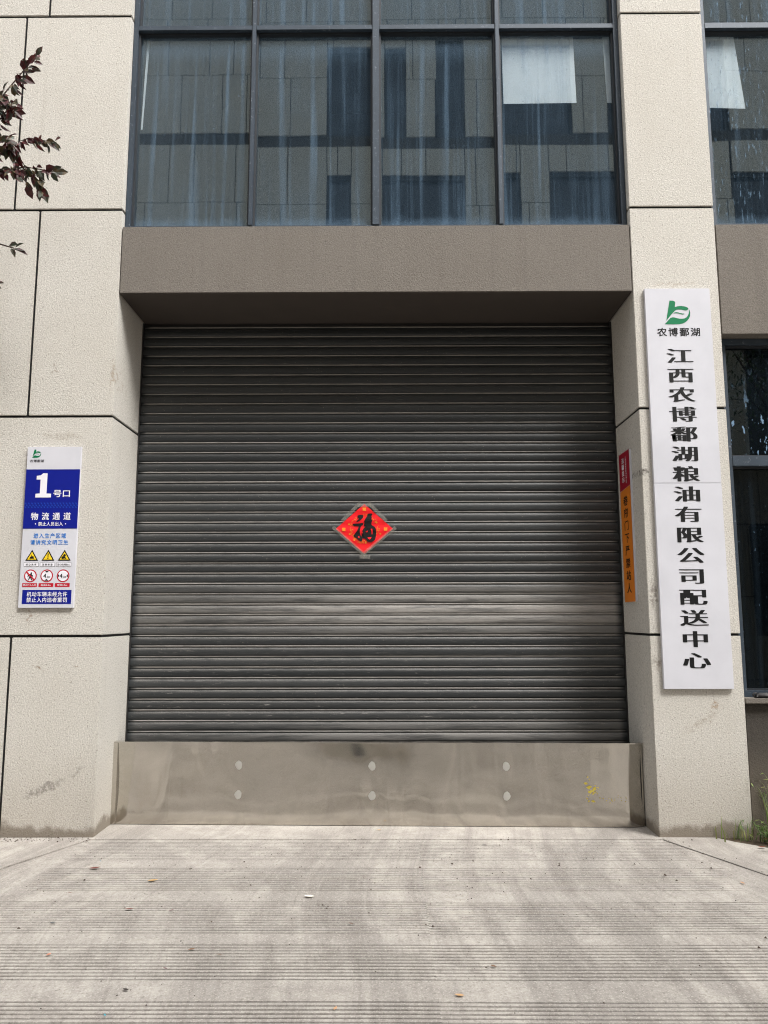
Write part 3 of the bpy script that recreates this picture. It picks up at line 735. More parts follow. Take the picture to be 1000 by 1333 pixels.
for i, cx_ in enumerate((72, 183, 294)):
    sy = 720
    cx_ += 3
    tri = [(cx_-44, sy+76), (cx_+44, sy+76), (cx_, sy)]
    tr2 = [(cx_-31, sy+68), (cx_+31, sy+68), (cx_, sy+15)]
    poly('warning_triangle', [U(*q) for q in tri], fg, 0.0012, M['ink_black'], s1)
    poly('warning_triangle', [U(*q) for q in tr2], fg, 0.0022, M['ink_yellow'], s1)
    if i == 1:
        poly('symbol', [U(*q) for q in ((cx_-4, sy+26), (cx_+4, sy+26), (cx_+2.5, sy+52), (cx_-2.5, sy+52))], fg, 0.0032, M['ink_black'], s1)
        poly('symbol', disc(*U(cx_, sy+59), 0.0042, 10), fg, 0.0032, M['ink_black'], s1)
    elif i == 0:
        poly('symbol', [U(*q) for q in ((cx_-16, sy+62), (cx_-10, sy+48), (cx_-3, sy+48), (cx_-3, sy+36), (cx_+1, sy+34), (cx_+3, sy+48), (cx_+9, sy+42), (cx_+13, sy+50), (cx_+17, sy+62))], fg, 0.0032, M['ink_black'], s1)
    else:
        poly('symbol', disc(*U(cx_+1, sy+40), 0.0090, 12), fg, 0.0032, M['ink_black'], s1)
        poly('symbol', disc(*U(cx_-10, sy+55), 0.0095, 12), fg, 0.0034, M['ink_black'], s1)
        poly('symbol', [U(*q) for q in ((cx_, sy+46), (cx_+17, sy+62), (cx_+8, sy+63), (cx_-6, sy+55))], fg, 0.0036, M['ink_black'], s1)
    cx_ -= 1
    rect('caption_box', cx_-50, 808, cx_+50, 836, M['ink_darkgrey'], 0.0012); rect('caption_box', cx_-48.6, 809.6, cx_+48.6, 834.4, M['ink_white'], 0.0022)
    T1('lettering', (W1, W2, W3)[i], cx_-36 if i < 2 else cx_-43, cx_+36 if i < 2 else cx_+43, 815, 829, M['ink_black'], off=0.0, d=0.0032, adv=1.25 if i < 2 else 1.0)
    cx_ -= 1; cy_ = 899; k = (ax1-ax0)/374
    poly('prohibition_ring', disc(*U(cx_, cy_), 43*k, 40), fg, 0.0012, M['ink_red'], s1)
    poly('prohibition_ring', disc(*U(cx_, cy_), 35.5*k, 40), fg, 0.0022, M['ink_white'], s1)
    if i == 0:
        poly('symbol', disc(*U(cx_+6, cy_-18), 6*k, 12), fg, 0.0032, M['ink_black'], s1)
        poly('symbol', [U(*q) for q in ((cx_-10, cy_-12), (cx_+8, cy_-12), (cx_+20, cy_+2), (cx_+16, cy_+6), (cx_+6, cy_-2), (cx_+6, cy_+8), (cx_+14, cy_+30), (cx_+8, cy_+30), (cx_, cy_+12), (cx_-8, cy_+30), (cx_-14, cy_+30), (cx_-6, cy_+6), (cx_-6, cy_-2), (cx_-16, cy_+8), (cx_-19, cy_+4))], fg, 0.0032, M['ink_black'], s1)
        poly('prohibition_ring', [U(*q) for q in ((cx_-29, cy_-22), (cx_-23, cy_-29), (cx_+29, cy_+22), (cx_+23, cy_+29))], fg, 0.0042, M['ink_red'], s1)
    else:
        T1('lettering', '4', cx_-22, cx_-3, cy_-14, cy_+14, M['ink_black'], off=0.0, d=0.0032)
        T1('lettering', '.5m', cx_, cx_+22, cy_, cy_+14, M['ink_black'], off=0.0, d=0.0032)
        if i == 1: arrows = [[(cx_-14, cy_-33), (cx_+14, cy_-33), (cx_, cy_-21)], [(cx_-14, cy_+33), (cx_+14, cy_+33), (cx_, cy_+21)]]
        else: arrows = [[(cx_-34, cy_-13), (cx_-34, cy_+13), (cx_-24, cy_)], [(cx_+34, cy_-13), (cx_+34, cy_+13), (cx_+24, cy_)]]
        for a in arrows: poly('symbol', [U(*q) for q in a], fg, 0.0030, M['ink_black'], s1)
    cx_ -= 1
    rect('caption_box', cx_-51, 949, cx_+49, 975, M['ink_red'], 0.0012)
    T1('lettering', (P1, P2, P3)[i], cx_-45 if i == 0 else cx_-34, cx_+43 if i == 0 else cx_+32, 955, 969, M['ink_white'], d=0.0022)
rect('blue_field', 25, 995, 358, 1090, M['ink_blue'], 0.0012)
T1('lettering', L6, 56, 330, 1007, 1040, M['ink_white'], adv=1.06)
T1('lettering', L7, 56, 330, 1046, 1079, M['ink_white'], adv=1.06)

# orange warning strip on the right-hand reveal (its front edge towards the street)
s2 = empty('warning_strip', (3.65, 0.335, 1.515), 'narrow orange and crimson warning strip with black vertical characters on the gate reveal', 'sign')
jy0, jy1, jz0, jz1 = 0.208, 0.462, 1.515, 2.606
box('board', XR-0.012, XR, jy0, jy1, jz0, jz1, M['board'], s2, bev=0.001)
pj = lambda x, z, d: (XR-0.012-d, jy1 - x, z)
WJ = jy1-jy0; 
poly('orange_field', [(0, jz0), (WJ-0.014, jz0), (WJ-0.014, 2.345), (0, 2.325)], pj, 0.0012, M['ink_orange'], s2)
poly('crimson_field', [(0, 2.327), (WJ-0.014, 2.347), (WJ-0.014, jz1-0.001), (0, jz1-0.001)], pj, 0.0012, M['ink_crimson'], s2)
for i, ch in enumerate(J1):
    text('character', ch, 0.0, WJ*0.47, 2.245 - i*0.0905, 0.105, 0.075, pj, 0.0024, M['ink_black'], s2, em=True)
for i, ch in enumerate(J2):
    text('character', ch, 0.0, WJ*0.36, 2.545 - i*0.047, 0.062, 0.042, pj, 0.0024, M['ink_white'], s2, em=True)
for i, ch in enumerate(J3):
    text('character', ch, 0.0, WJ*0.63, 2.558 - i*0.0165, 0.026, 0.0145, pj, 0.0024, M['ink_white'], s2, em=True)

# festive red diamond taped to the shutter
fx, fz = 1.737, 2.068; HW, HH = 0.216, 0.190
fu = empty('festive_paper_diamond', (fx, YS-0.025, fz-HH), 'red paper diamond with black brush character taped to the shutter', 'paper decoration')
YF = YS - 0.0170
def wave(z): return 0.0020*math.sin((z-Z0)/PITCH*2*math.pi - 1.9)
def fp2(x, z, d): return (x, YF - d + wave(z), z)
def diamond(name, hw, hh, d, mat, n=26, cz=fz):
    V, F = [], []
    for j in range(n+1):
        s = -1 + 2*j/n; w = hw*(1-abs(s))
        for i in range(9): V.append(fp2(fx + w*(-1+2*i/8), cz + s*hh, d))
    for j in range(n):
        for i in range(8):
            a = j*9+i; F.append((a, a+1, a+10, a+9))
    return mesh_obj(name, V, F, mat, fu, smooth=True)
diamond('paper', HW, HH, 0.0, M['fu_red'])
# brush-written character as inked shapes, with red openings left between strokes
FS = 2*HW/830
def FQ(pts, n=3): return [(fx + (x-497)*FS, fz - (y-430)*FS) for x, y in spline(pts, n)]
def brush(pts, d, mat, name='character'):
    bm = bmesh.new(); bm.faces.new([bm.verts.new((x, 0, z)) for x, z in FQ(pts)]); bm.normal_update()
    bmesh.ops.triangulate(bm, faces=bm.faces[:])
    me = bpy.data.meshes.new(name)
    for v in bm.verts: v.co = Vector(fp2(v.co.x, v.co.z, d))
    bm.to_mesh(me); bm.free(); me.materials.append(mat); return link(name, me, fu)
brush([(405,232),(470,226),(480,262),(440,302),(396,328),(384,318),(420,282),(400,262)], 0.0044, M['ink_black'])
brush([(332,358),(400,352),(470,345),(480,368),(450,392),(440,430),(432,470),(442,520),(470,560),(458,610),(430,602),(400,578),(345,538),(350,515),(385,470),(410,420),(412,393),(345,386)], 0.0044, M['ink_black'])
brush([(545,212),(605,206),(612,222),(598,245),(606,265),(600,290),(612,310),(602,340),(604,375),(640,395),(662,425),(668,480),(660,560),(640,600),(600,620),(540,615),(528,590),(500,572),(470,562),(460,520),(465,470),(490,420),(520,400),(496,395),(490,375),(500,350),(495,320),(520,270),(540,245)], 0.0044, M['ink_black'])
for h in ([(515,475),(548,455),(540,480)], [(588,435),(612,434),(616,500),(602,508),(600,460)], [(535,545),(570,538),(602,550),(572,586)], [(468,470),(482,500),(490,530),(474,520),(462,495)], [(405,540),(422,530),(428,562),(412,560)]):
    brush(h, 0.0054, M['fu_red'], 'opening')
bm = bmesh.new(); rr = random.Random(11)
for k in range(150):                                    # gold scrollwork ring round the character
    a = rr.uniform(0, 2*math.pi); r_ = rr.uniform(0.086, 0.112); s = rr.uniform(0.0015, 0.0052)
    x, z = fx + r_*math.cos(a), fz + r_*math.sin(a)
    if abs(x-fx)/HW + abs(z-fz)/HH > 0.93: continue
    tt = rr.uniform(0, 6.28)
    bm.faces.new([bm.verts.new(fp2(x + s*e*math.cos(tt+q), z + s*e*math.sin(tt+q), 0.0016 + k*1e-6)) for q, e in ((0, 1.7), (1.57, 0.6), (3.14, 1.7), (4.71, 0.6))])
for (dx, dz) in ((-0.155, -0.004), (0.160, -0.002), (0.0, 0.150), (-0.115, 0.035), (-0.11, -0.04), (0.12, -0.038), (-0.075, -0.085), (0.01, -0.105)):
    s = 0.013 if dx in (-0.155, 0.160, 0.0) else 0.006
    bm.faces.new([bm.verts.new(fp2(fx+dx+s*a, fz+dz+s*b, 0.0020)) for a, b in ((-1, -1), (1, -1), (1, 1), (-1, 1))])
me = bpy.data.meshes.new('gold_ornament'); bm.to_mesh(me); bm.free(); me.materials.append(M['ink_gold']); link('gold_ornament', me, fu)
def strip(a, b, w, d=0.004):
    a, b = Vector(a), Vector(b); dr = (b-a).normalized(); nrm = Vector((-dr.y, dr.x))*w/2
    V, F = [], []; n = 14
    for i in range(n+1):
        c = a + (b-a)*i/n; j = 0.003*math.sin(i*2.3)
        for s in (-1, 1): V.append(fp2(c.x + s*nrm.x*(1+j*20), c.y + s*nrm.y, d + 0.001*math.sin(i*1.7)))
    for i in range(n): F.append((2*i, 2*i+1, 2*i+3, 2*i+2))
    return mesh_obj('tape', V, F, M['tape'], fu)
strip((fx-HW-0.02, fz+0.014), (fx+0.01, fz-HH-0.014), 0.026, 0.0040)
strip((fx+HW+0.02, fz+0.010), (fx-0.02, fz-HH-0.012), 0.026, 0.0048)
strip((fx-HW*0.78, fz+HH*0.3), (fx-0.03, fz+HH+0.01), 0.026, 0.0056)
strip((fx+HW*0.78, fz+HH*0.3), (fx+0.03, fz+HH+0.01), 0.026, 0.0064)
strip((fx-0.05, fz+HH-0.012), (fx+0.05, fz+HH-0.012), 0.020, 0.0072)
strip((fx-0.035, fz-HH-0.02), (fx+0.045, fz-HH-0.022), 0.028, 0.0072)

# papers behind the glass
def sheet(name, pts, y, label):
    V = [(x, y, z) for x, z in pts] + [(x, y+0.002, z) for x, z in pts]
    o = mesh_obj(name, V, [(0,1,2,3),(7,6,5,4),(0,4,5,1),(1,5,6,2),(2,6,7,3),(3,7,4,0)], M['paper']); tag(o, label, 'paper'); return o
sheet('paper_sheet', [(2.795, 5.245), (3.345, 5.250), (3.335, 5.86), (2.79, 5.86)], 0.130, 'large square white sheet behind the upper window pane above the gate')
sheet('paper_sheet', [(3.575, 5.250), (3.612, 5.250), (3.612, 5.86), (3.560, 5.86)], 0.130, 'thin sliver of white paper at the right edge of the gate window')
sheet('paper_sheet', [(4.318, 5.205), (4.612, 5.195), (4.552, 5.86), (4.318, 5.86)], 0.130, 'slanted white sheet behind the window right of the name board pillar')
sheet('paper_strip', [(0.062, 5.05), (0.074, 5.05), (0.105, 5.86), (0.085, 5.86)], 0.130, 'narrow white strip inside the left edge of the gate window')

# small black latch lying on the sill of the right-hand window
bm = bmesh.new(); bm_box(bm, 4.355, 4.50, 0.03, 0.085, 0.872, 0.905)
for v in bm.verts:
    if v.co.z > 0.89: v.co.x = 4.43 + (v.co.x-4.43)*0.78 + 0.008; v.co.y = 0.058 + (v.co.y-0.058)*0.7
bmesh.ops.bevel(bm, geom=bm.edges[:], offset=0.008, segments=2, affect='EDGES')
lt_ = empty('rubber_latch', (4.43, 0.058, 0.872), 'small black rubber piece lying on the windowsill right of the pillar', 'latch')
bm_obj('body', bm, M['rubber'], lt_, smooth=True)
bm = bmesh.new(); tube(bm, [(4.352, 0.05, 0.884), (4.345, 0.05, 0.893), (4.352, 0.05, 0.902), (4.37, 0.05, 0.903)], 0.006, 6); bm_obj('loop', bm, M['rubber'], lt_, smooth=True)

# ------------------------------------------------------------------ building across the yard (seen mirrored in the windows)
OB = empty('facing_building', (3, -13, 0), 'tall beige panelled block across the yard, mirrored in the gate windows', 'building')
OY = -12.5; OH = 18.2; OX0, OX1 = -16, 24
wins = [(0.30,1.49,13.46,15.9), (1.84,2.38,13.46,15.95), (3.16,3.87,13.46,16.3), (4.85,6.6,13.46,15.9), (7.5,8.3,13.46,15.9), (9.4,10.4,13.46,15.9),
        (0.31,0.92,10.2,12.38), (1.78,3.85,10.2,12.42), (4.85,5.26,10.2,12.40), (5.97,8.3,10.2,12.42), (10.43,12.6,10.2,12.3), (13.4,15.4,10.2,12.4), (13.5,14.6,13.46,15.9),
        (-9.5,-7.2,10.2,12.4), (-9.5,-7.2,13.46,15.9), (16.5,19,10.2,12.4), (16.5,19,13.46,15.9)]
for z0 in (1.0, 5.2): 
    wins += [(a, a+2.0, z0, z0+2.6) for a in (-13, -9, -5, 2, 5.9, 10.5, 14, 18)]
rects = []
zr = [0, 1.9, 3.6, 5.0, 6.6, 8.3, 10.0, 11.60, 13.15]; zr2 = [13.46, 15.05, 16.6, 18.2]
rr = random.Random(2)
for rows in (zr, zr2):
    for z0, z1 in zip(rows, rows[1:]):
        x = OX0 + rr.uniform(0, 0.6)
        while x < OX1:
            w = rr.choice((0.62, 1.05, 1.05, 1.25)); rects.append((x, min(OX1, x+w), z0, z1)); x += w
for wn in wins:
    out = []
    for (a, b, c_, d_) in rects:
        if b <= wn[0] or a >= wn[1] or d_ <= wn[2] or c_ >= wn[3]: out.append((a, b, c_, d_)); continue
        if a < wn[0]: out.append((a, wn[0], c_, d_))
        if b > wn[1]: out.append((wn[1], b, c_, d_))
        m0, m1 = max(a, wn[0]), min(b, wn[1])
        if c_ < wn[2]: out.append((m0, m1, c_, wn[2]))
        if d_ > wn[3]: out.append((m0, m1, wn[3], d_))
    rects = out
bm = bmesh.new(); e = 0.011
for (a, b, c_, d_) in rects:
    if b-a > 0.05 and d_-c_ > 0.05: bm_box(bm, a+e, b-e, OY-0.05, OY, c_+e, d_-e)
M['facing'] = plain('facing_cladding', lin(186, 180, 169), 0.9, var=0.04, scale=1.5)
tag(bm_obj('cladding', bm, M['facing'], OB), kind='stuff')
bm = bmesh.new(); bm_box(bm, OX0, OX1, OY-9, OY-0.30, 0, OH-0.1); bm_obj('wall', bm, M['joint'], OB)
bm = bmesh.new(); bm_box(bm, OX0, OX1, OY-0.3, OY-0.05, 13.16, 13.45); bm_obj('string_course', bm, M['base_grey'], OB)
bm = bmesh.new(); bm_box(bm, OX0-0.1, OX1+0.1, OY-9.1, OY+0.06, OH, OH+0.25); bm_obj('parapet', bm, M['lintel'], OB)
tg = NT('facing_glass'); tg.bsdf(Base_Color=lin(36, 48, 62), Roughness=0.06, **{'Specular IOR Level': 0.6}); M['oglass'] = tg.m
for (a, b, c_, d_) in wins:
    w = box('window', a+0.0005, b-0.0005, OY-0.24, OY-0.20, c_+0.0005, d_-0.0005, M['oglass'], OB)
    bm = bmesh.new(); bm_box(bm, a, a+0.05, OY-0.195, OY-0.10, c_, d_); bm_box(bm, b-0.05, b, OY-0.195, OY-0.10, c_, d_); bm_box(bm, a+0.05, b-0.05, OY-0.195, OY-0.10, d_-0.08, d_); bm_box(bm, a+0.05, b-0.05, OY-0.195, OY-0.10, c_, c_+0.05)
    bm_obj('frame', bm, M['frame_dark'], w)

# ------------------------------------------------------------------ trees
def leaf_mesh(name, L, W, mat, fold=0.25, curl=0.25):
    V = [(0,0,0), (0.28*L, 0.42*W, fold*W*0.5), (0.62*L, 0.40*W, fold*W*0.45 - curl*L*0.12), (L, 0, -curl*L*0.45), (0.62*L, -0.40*W, fold*W*0.45 - curl*L*0.12), (0.28*L, -0.42*W, fold*W*0.5), (0.45*L, 0, -curl*L*0.05)]
    F = [(0,1,6), (1,2,6), (2,3,6), (3,4,6), (4,5,6), (5,0,6)]
    me = bpy.data.meshes.new(name); me.from_pydata(V, [], F); me.update(); me.materials.append(mat); return me, V, F
LEAF, LV, LF = leaf_mesh('leaf', 0.092, 0.054, M['plum_leaf'])
LEAF2, LV2, LF2 = leaf_mesh('leaf', 0.084, 0.042, M['plum_leaf'], 0.4, 0.6)
def make_tree(name, base, height, label, mat_leaf, lv, lf, crown_c, crown_r, nleaf, seed, avoid=None):
    rr = random.Random(seed)
    T = empty(name, base, label, 'tree')
    b = Vector(base)
    bm = bmesh.new()
    pts = [b + Vector((0.03*math.sin(i*1.3), 0.03*math.cos(i*1.1), height*0.5*i/6)) for i in range(7)]
    tube(bm, pts, [0.085-0.006*i for i in range(7)], 10); bm_obj('trunk', bm, M['bark'], T, smooth=True)
    cc = Vector(crown_c); V, F = [], []
    for k in range(11):
        a = 2*math.pi*k/11 + rr.uniform(-0.2, 0.2); st = pts[rr.randint(3, 6)]
        end = cc + Vector((math.cos(a)*crown_r[0]*0.85, math.sin(a)*crown_r[1]*0.85, rr.uniform(-0.6, 0.8)*crown_r[2]))
        if avoid and avoid(end): end.x = cc.x - abs(end.x-cc.x)*0.3
        mid = (st+end)/2 + Vector((0, 0, 0.18))
        bm = bmesh.new(); tube(bm, [st, (st+mid)/2+Vector((0, 0, .05)), mid, (mid+end)/2+Vector((0, 0, .06)), end], [0.036, 0.028, 0.02, 0.013, 0.005], 6)
        bm_obj('branch', bm, M['bark'], T, smooth=True)
    k = 0; guard = 0
    while k < nleaf and guard < nleaf*6:
        guard += 1
        v = Vector((rr.gauss(0, 1), rr.gauss(0, 1), rr.gauss(0, 1))).normalized()*rr.uniform(0.45, 1.0)
        p = cc + Vector((v.x*crown_r[0], v.y*crown_r[1], v.z*crown_r[2]))
        if mnoise.noise(p*2.6) < -0.08: continue
        if avoid and avoid(p): continue
        if p.y > -0.06: continue
        m = Matrix.Translation(p) @ Euler((rr.uniform(-0.7, 0.7), rr.uniform(0.2, 1.3), rr.uniform(0, 6.28))).to_matrix().to_4x4()
        o = len(V); V += [m @ Vector(q) for q in lv]; F += [tuple(i+o for i in f) for f in lf]; k += 1
    fo = mesh_obj('foliage', V, F, mat_leaf, T); fo['kind'] = 'stuff'
    return T
PT = make_tree('plum_tree', (-1.95, -0.95, 0), 6.6, 'purple-leaved plum tree reaching in from the left in front of the wall', M['plum_leaf'], LV, LF,
               (-1.95, -0.95, 4.7), (1.15, 0.8, 1.7), 2600, 4, avoid=lambda p: p.x > -1.00)
# twigs that reach into the picture, in metres just in front of the wall
twigs = [  # root inside the crown, then the run of the twig
    [(-1.5, -0.8, 4.35), (-0.95, -0.72, 4.40), (-0.62, -0.70, 4.62), (-0.48, -0.70, 4.82), (-0.36, -0.70, 4.99)],
    [(-1.5, -0.8, 4.30), (-0.95, -0.72, 4.35), (-0.62, -0.70, 4.46), (-0.46, -0.70, 4.70)],
    [(-1.4, -0.9, 4.20), (-0.85, -0.72, 4.28), (-0.55, -0.70, 4.36), (-0.36, -0.70, 4.43), (-0.20, -0.70, 4.40)],
    [(-1.4, -0.9, 4.05), (-0.85, -0.76, 4.12), (-0.55, -0.74, 4.19), (-0.36, -0.72, 4.22), (-0.19, -0.70, 4.20)],
    [(-1.4, -0.9, 4.10), (-0.85, -0.80, 4.22), (-0.55, -0.82, 4.30), (-0.43, -0.82, 4.34)],
    [(-1.4, -0.8, 3.62), (-0.85, -0.62, 3.76), (-0.60, -0.55, 3.80), (-0.50, -0.52, 3.78)],
    [(-1.4, -0.8, 3.40), (-0.85, -0.62, 3.56), (-0.60, -0.55, 3.52)]]
rr = random.Random(21)
for tw in list(twigs[:5]):                          # side sprigs that fill the sprays out
    a_, b_2 = Vector(tw[-3]), Vector(tw[-1])
    for k in range(2):
        st = a_ + (b_2-a_)*rr.uniform(0.05, 0.6)
        twigs.append([tuple(st), tuple(st), tuple(st + Vector((rr.uniform(0.0, 0.07), rr.uniform(-0.09, 0.05), rr.uniform(-0.09, -0.02)))), tuple(st + Vector((rr.uniform(0.04, 0.13), rr.uniform(-0.13, 0.05), rr.uniform(-0.15, -0.06))))])
for ti, tw in enumerate(twigs):
    twp = tw if ti < 7 else tw[1:]
    bm = bmesh.new(); tube(bm, twp, [0.012 if ti < 7 else 0.004] + [max(0.0018, (0.0065 if ti < 7 else 0.004) - 0.0012*i) for i in range(len(twp)-1)], 5); bm_obj('twig', bm, M['bark'], PT, smooth=True)
    pts = [Vector(q) for q in tw]; segs = []
    for a, b in zip(pts[1:], pts[2:]):
        segs.append((a, b))
    L = sum((b-a).length for a, b in segs)
    nl = int(L/0.0100); side = 1
    for i in range(nl+1):
        s = L*(i/nl); acc = 0
        for a, b in segs:
            l = (b-a).length
            if s <= acc + l + 1e-6: p = a + (b-a)*((s-acc)/l); d = (b-a).normalized(); break
            acc += l
        if mnoise.noise(Vector((p.x*16, p.z*16, ti))) < -0.28: continue
        side = -side; last = i >= nl-1
        hang = rr.uniform(0.15, 1.15) if not last else rr.uniform(-0.2, 0.5)
        dirv = (d*rr.uniform(0.1, 0.9) + Vector((rr.uniform(-0.45, 0.45), side*rr.uniform(0.15, 0.6), -hang)) + Vector((0, 0, rr.uniform(-0.1, 0.35)))).normalized()
        up = Vector((rr.uniform(-0.8, 0.8), rr.uniform(-1.0, -0.3), rr.uniform(-0.3, 0.5))).normalized()
        y = up.cross(dirv).normalized(); z = dirv.cross(y)
        m = Matrix((dirv, y, z)).transposed().to_4x4(); sc = rr.uniform(0.55, 1.0)
        o = link('leaf', LEAF if rr.random() < 0.7 else LEAF2, PT)
        o.matrix_basis = Matrix.Translation(p + dirv*rr.uniform(0.004, 0.02)) @ m @ Matrix.Scale(sc, 4)
GLEAF, GV, GF = leaf_mesh('leaf', 0.070, 0.022, M['green_leaf'], 0.2, 0.3)
make_tree('street_tree', (7.4, -3.4, 0), 6.4, 'slender green tree beside the yard, mirrored in the lower right window', M['green_leaf'], GV, GF,
          (7.2, -3.4, 4.3), (1.5, 1.2, 1.3), 2400, 9)

# ------------------------------------------------------------------ weeds at the pillar foot, leaf litter on the ramp
def tuft(x, y, n, h, spread, seed, label, leafy=0.0):
    rr = random.Random(seed); bm = bmesh.new()
    for k in range(n):
        a = rr.uniform(0, 6.28); hh = h*rr.uniform(0.45, 1.0); ln = rr.uniform(0.3, 1.0)*spread; w = rr.uniform(0.0022, 0.0052)
        bx_, by_ = x + rr.gauss(0, spread*0.28), y + rr.gauss(0, spread*0.22)
        prev = None
        for i in range(6):
            s = i/5; c = Vector((bx_ + math.cos(a)*ln*s*s, min(0.04, by_ + math.sin(a)*ln*s*s), hh*(s - 0.30*s**3)))
            ww = w*(1-s*0.92); q = Vector((-math.sin(a), math.cos(a), 0))*ww
            cur = (bm.verts.new(c-q), bm.verts.new(c+q))
            if prev: bm.faces.new((prev[0], prev[1], cur[1], cur[0]))
            prev = cur
        if rr.random() < leafy:
            for i in range(3):
                s = rr.uniform(0.35, 0.95); c = Vector((bx_ + math.cos(a)*ln*s*s, min(0.03, by_ + math.sin(a)*ln*s*s), hh*(s-0.3*s**3)))
                m = Matrix.Translation(c) @ Euler((rr.uniform(-.5, .5), rr.uniform(-.4, .8), rr.uniform(0, 6.28))).to_matrix().to_4x4() @ Matrix.Scale(rr.uniform(0.3, 0.55), 4)
                vv = [bm.verts.new(m @ Vector(q)) for q in GV]
                for f in GF: bm.faces.new([vv[i] for i in f])
    o = bm_obj('weed_tuft', bm, M['weed']); tag(o, label, 'weed', 'weeds at the pillar foot'); return o
tuft(4.34, -0.14, 60, 0.20, 0.16, 1, 'low leafy weed clump at the foot of the pillar by the dark base wall', 0.8)
tuft(4.36, -0.34, 70, 0.17, 0.17, 2, 'spreading green weed in front of the dry leaves at the pillar corner', 0.9)
tuft(4.40, -0.04, 22, 0.62, 0.17, 3, 'tall thin weed stalks against the dark base wall', 0.6)
tuft(4.16, -0.055, 24, 0.22, 0.14, 4, 'sparse grass blades at the pillar foot left of the weed clump', 0.2)
tuft(4.04, -0.05, 10, 0.22, 0.13, 5, 'lone bent grass blades along the base of the pillar', 0.0)
tuft(4.52, -0.25, 80, 0.26, 0.20, 6, 'dense weeds at the right edge beside the soil', 0.9)

def litter(x, y, s, col, label, kind='leaf', group='litter on the ramp', rot=None, z=0.004, rough=0.8):
    rr = random.Random(int(x*1000)+int(-y*100))
    s *= 0.85; L, W = s, s*rr.uniform(0.32, 0.55)
    nseg = 5; V, F = [], []; a = rr.uniform(0, 6.28) if rot is None else rot; cu = rr.uniform(0.15, 0.5)
    for i in range(nseg+1):
        q = i/nseg; w = W*math.sin(math.pi*min(1, max(0, q*0.92+0.04)))*0.5
        for j in (-1, 0, 1):
            px, py = (q-0.5)*L, j*w; pz = z + cu*L*0.5*((q-0.5)**2) + abs(j)*w*0.5*cu
            V.append((x + px*math.cos(a)-py*math.sin(a), y + px*math.sin(a)+py*math.cos(a), pz))
    for i in range(nseg):
        for j in range(2):
            b = i*3+j; F.append((b, b+1, b+4, b+3))
    mname = 'litter_%02x%02x%02x' % tuple(int(255*c**0.45) for c in col[:3])
    if mname not in M: M[mname] = plain(mname, col, rough, var=0.12, scale=60)
    o = mesh_obj('fallen_leaf' if kind == 'leaf' else 'paper_scrap', V, F, M[mname]); tag(o, label, 'leaf' if kind == 'leaf' else 'scrap', group); return o
RED, BRN, YEL, DRK = lin(104, 58, 50), lin(118, 88, 66), lin(184, 146, 92), lin(48, 38, 34)
litter(0.25, -0.63, 0.075, RED, 'dull red curled leaf lying near the left end of the threshold', rot=0.35)
litter(0.235, -0.50, 0.018, lin(30, 130, 150), 'tiny turquoise scrap behind the red leaf near the left pillar', 'scrap')
litter(0.64, -0.83, 0.062, YEL, 'yellow leaf lying left of centre on the upper ramp', rot=0.3)
litter(1.51, -1.07, 0.060, lin(226, 222, 206), 'white paper scrap lying near the middle of the ramp', 'scrap', rot=2.9)
litter(0.65, -1.24, 0.046, RED, 'small red leaf on the left of the ramp below the yellow leaf', rot=0.1)
litter(0.86, -1.26, 0.034, lin(86, 52, 56), 'small maroon leaf just right of the small red leaf', rot=0.8)
litter(0.27, -1.02, 0.028, BRN, 'brown leaf bit at the left edge of the grooves')
litter(0.35, -1.41, 0.036, lin(70, 74, 78), 'grey scrap at the lower left of the ramp', 'scrap', rot=0.1)
litter(1.07, -1.70, 0.036, BRN, 'brown leaf of a pair on the lower left ramp', rot=0.5)
litter(1.20, -1.75, 0.032, lin(92, 70, 52), 'darker leaf of a pair on the lower left ramp', rot=-0.2)
litter(1.01, -1.88, 0.026, lin(84, 42, 46), 'short dark red stalk on the lower left ramp', rot=-0.5)
litter(0.91, -2.06, 0.030, DRK, 'black curled leaf near the bottom left of the ramp')
litter(1.72, -2.20, 0.030, lin(196, 154, 118), 'pale orange leaf near the bottom middle of the ramp', rot=1.3)
litter(2.18, -2.10, 0.044, lin(196, 154, 108), 'pale tan leaf right of the bottom middle of the ramp', rot=-0.25)
litter(0.90, -2.25, 0.022, lin(60, 150, 170), 'pale blue scrap at the bottom left of the ramp', 'scrap')
litter(2.51, -0.17, 0.032, DRK, 'black leaf right below the barrier plate', rot=0.0)
litter(1.85, 0.16, 0.036, YEL, 'yellow leaf at the foot of the barrier plate', rot=0.1)
litter(1.74, -1.42, 0.030, lin(96, 70, 54), 'brown leaf in the middle of the ramp below the white scrap')
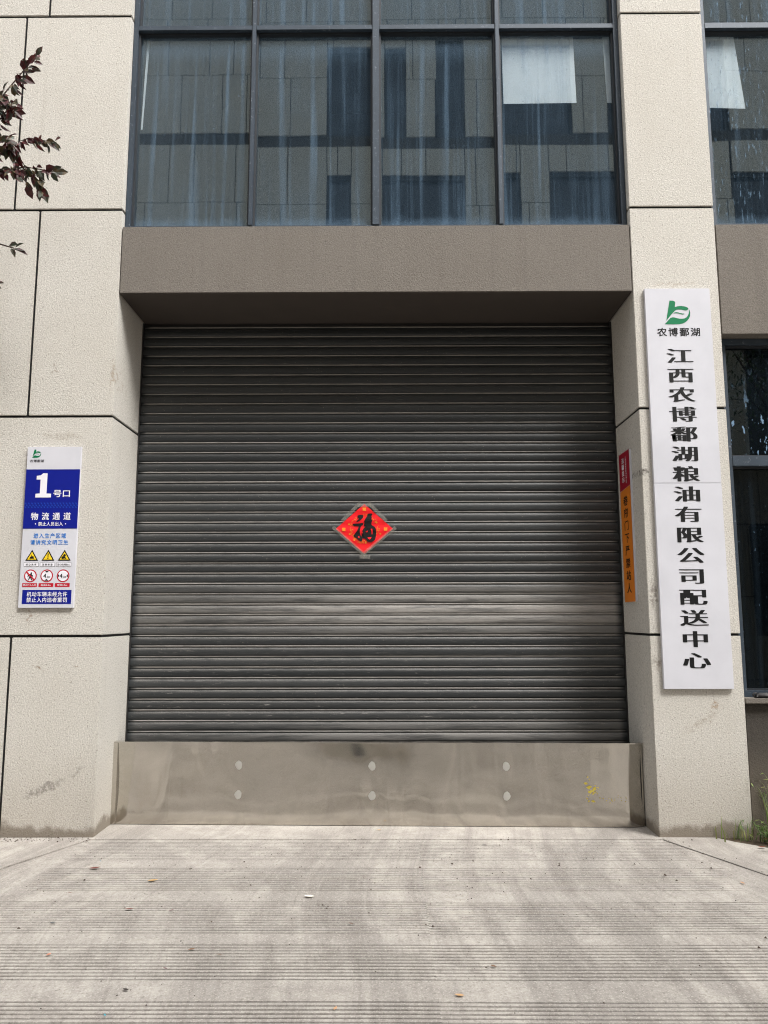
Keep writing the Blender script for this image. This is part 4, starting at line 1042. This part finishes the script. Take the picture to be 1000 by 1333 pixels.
litter(2.34, -1.86, 0.030, BRN, 'curled brown leaf right of centre near the bottom of the ramp')
litter(0.48, -1.75, 0.030, lin(196, 128, 100), 'salmon leaf bit at the left edge of the picture')
litter(3.80, -0.87, 0.040, lin(190, 140, 100), 'tan leaf beside the right flare of the ramp')
k = 0
for (x, y) in ((4.20, -0.25), (4.24, -0.30), (4.27, -0.36), (4.22, -0.34), (4.31, -0.42), (4.34, -0.20), (4.42, -0.18), (4.47, -0.22), (4.38, -0.26), (4.29, -0.14)):
    litter(x, y, 0.055+0.012*(k % 3), (lin(112, 66, 48), lin(134, 92, 62), lin(92, 52, 40), lin(150, 112, 78))[k % 4],
           ('dry %s leaf %s at the pillar corner' % (('rust brown', 'tan', 'dark brown', 'pale brown')[k % 4], ('nearest the pavement edge', 'second in from the pavement edge', 'in the middle of the drift', 'left of the leaf drift', 'nearest the ramp in the drift', 'under the leafy clump', 'beside the tall stalks', 'deepest among the dense weeds', 'between the two weed clumps', 'closest to the pillar in the drift')[k])), group='dry leaves drifted at the pillar corner', z=0.010+0.002*k); k += 1
# grit and crumbs too small and many to count
rr = random.Random(77); bm = bmesh.new()
for k in range(520):
    x, y = rr.uniform(0.0, 4.0), -abs(rr.gauss(0, 1.2)) - 0.02
    if rr.random() < 0.3: x, y = rr.uniform(-0.9, 0.0), rr.uniform(-0.12, -0.02)
    s = rr.uniform(0.002, 0.0055) if rr.random() < 0.9 else rr.uniform(0.006, 0.010); a = rr.uniform(0, 6.28); z = 0.005
    v = [bm.verts.new((x + s*math.cos(a+q)*e, y + s*math.sin(a+q)*e, z)) for q, e in ((0, 1.3), (2.0, 0.8), (4.2, 1.0))] + [bm.verts.new((x, y, z+s*0.8))]
    for f in ((0,1,3), (1,2,3), (2,0,3), (2,1,0)): bm.faces.new([v[i] for i in f])
gr_ = bm_obj('grit', bm, plain('grit', lin(70, 56, 46), 0.9, var=0.3, scale=9)); tag(gr_, 'scattered grit and leaf crumbs over the ramp', 'grit', kind='stuff')
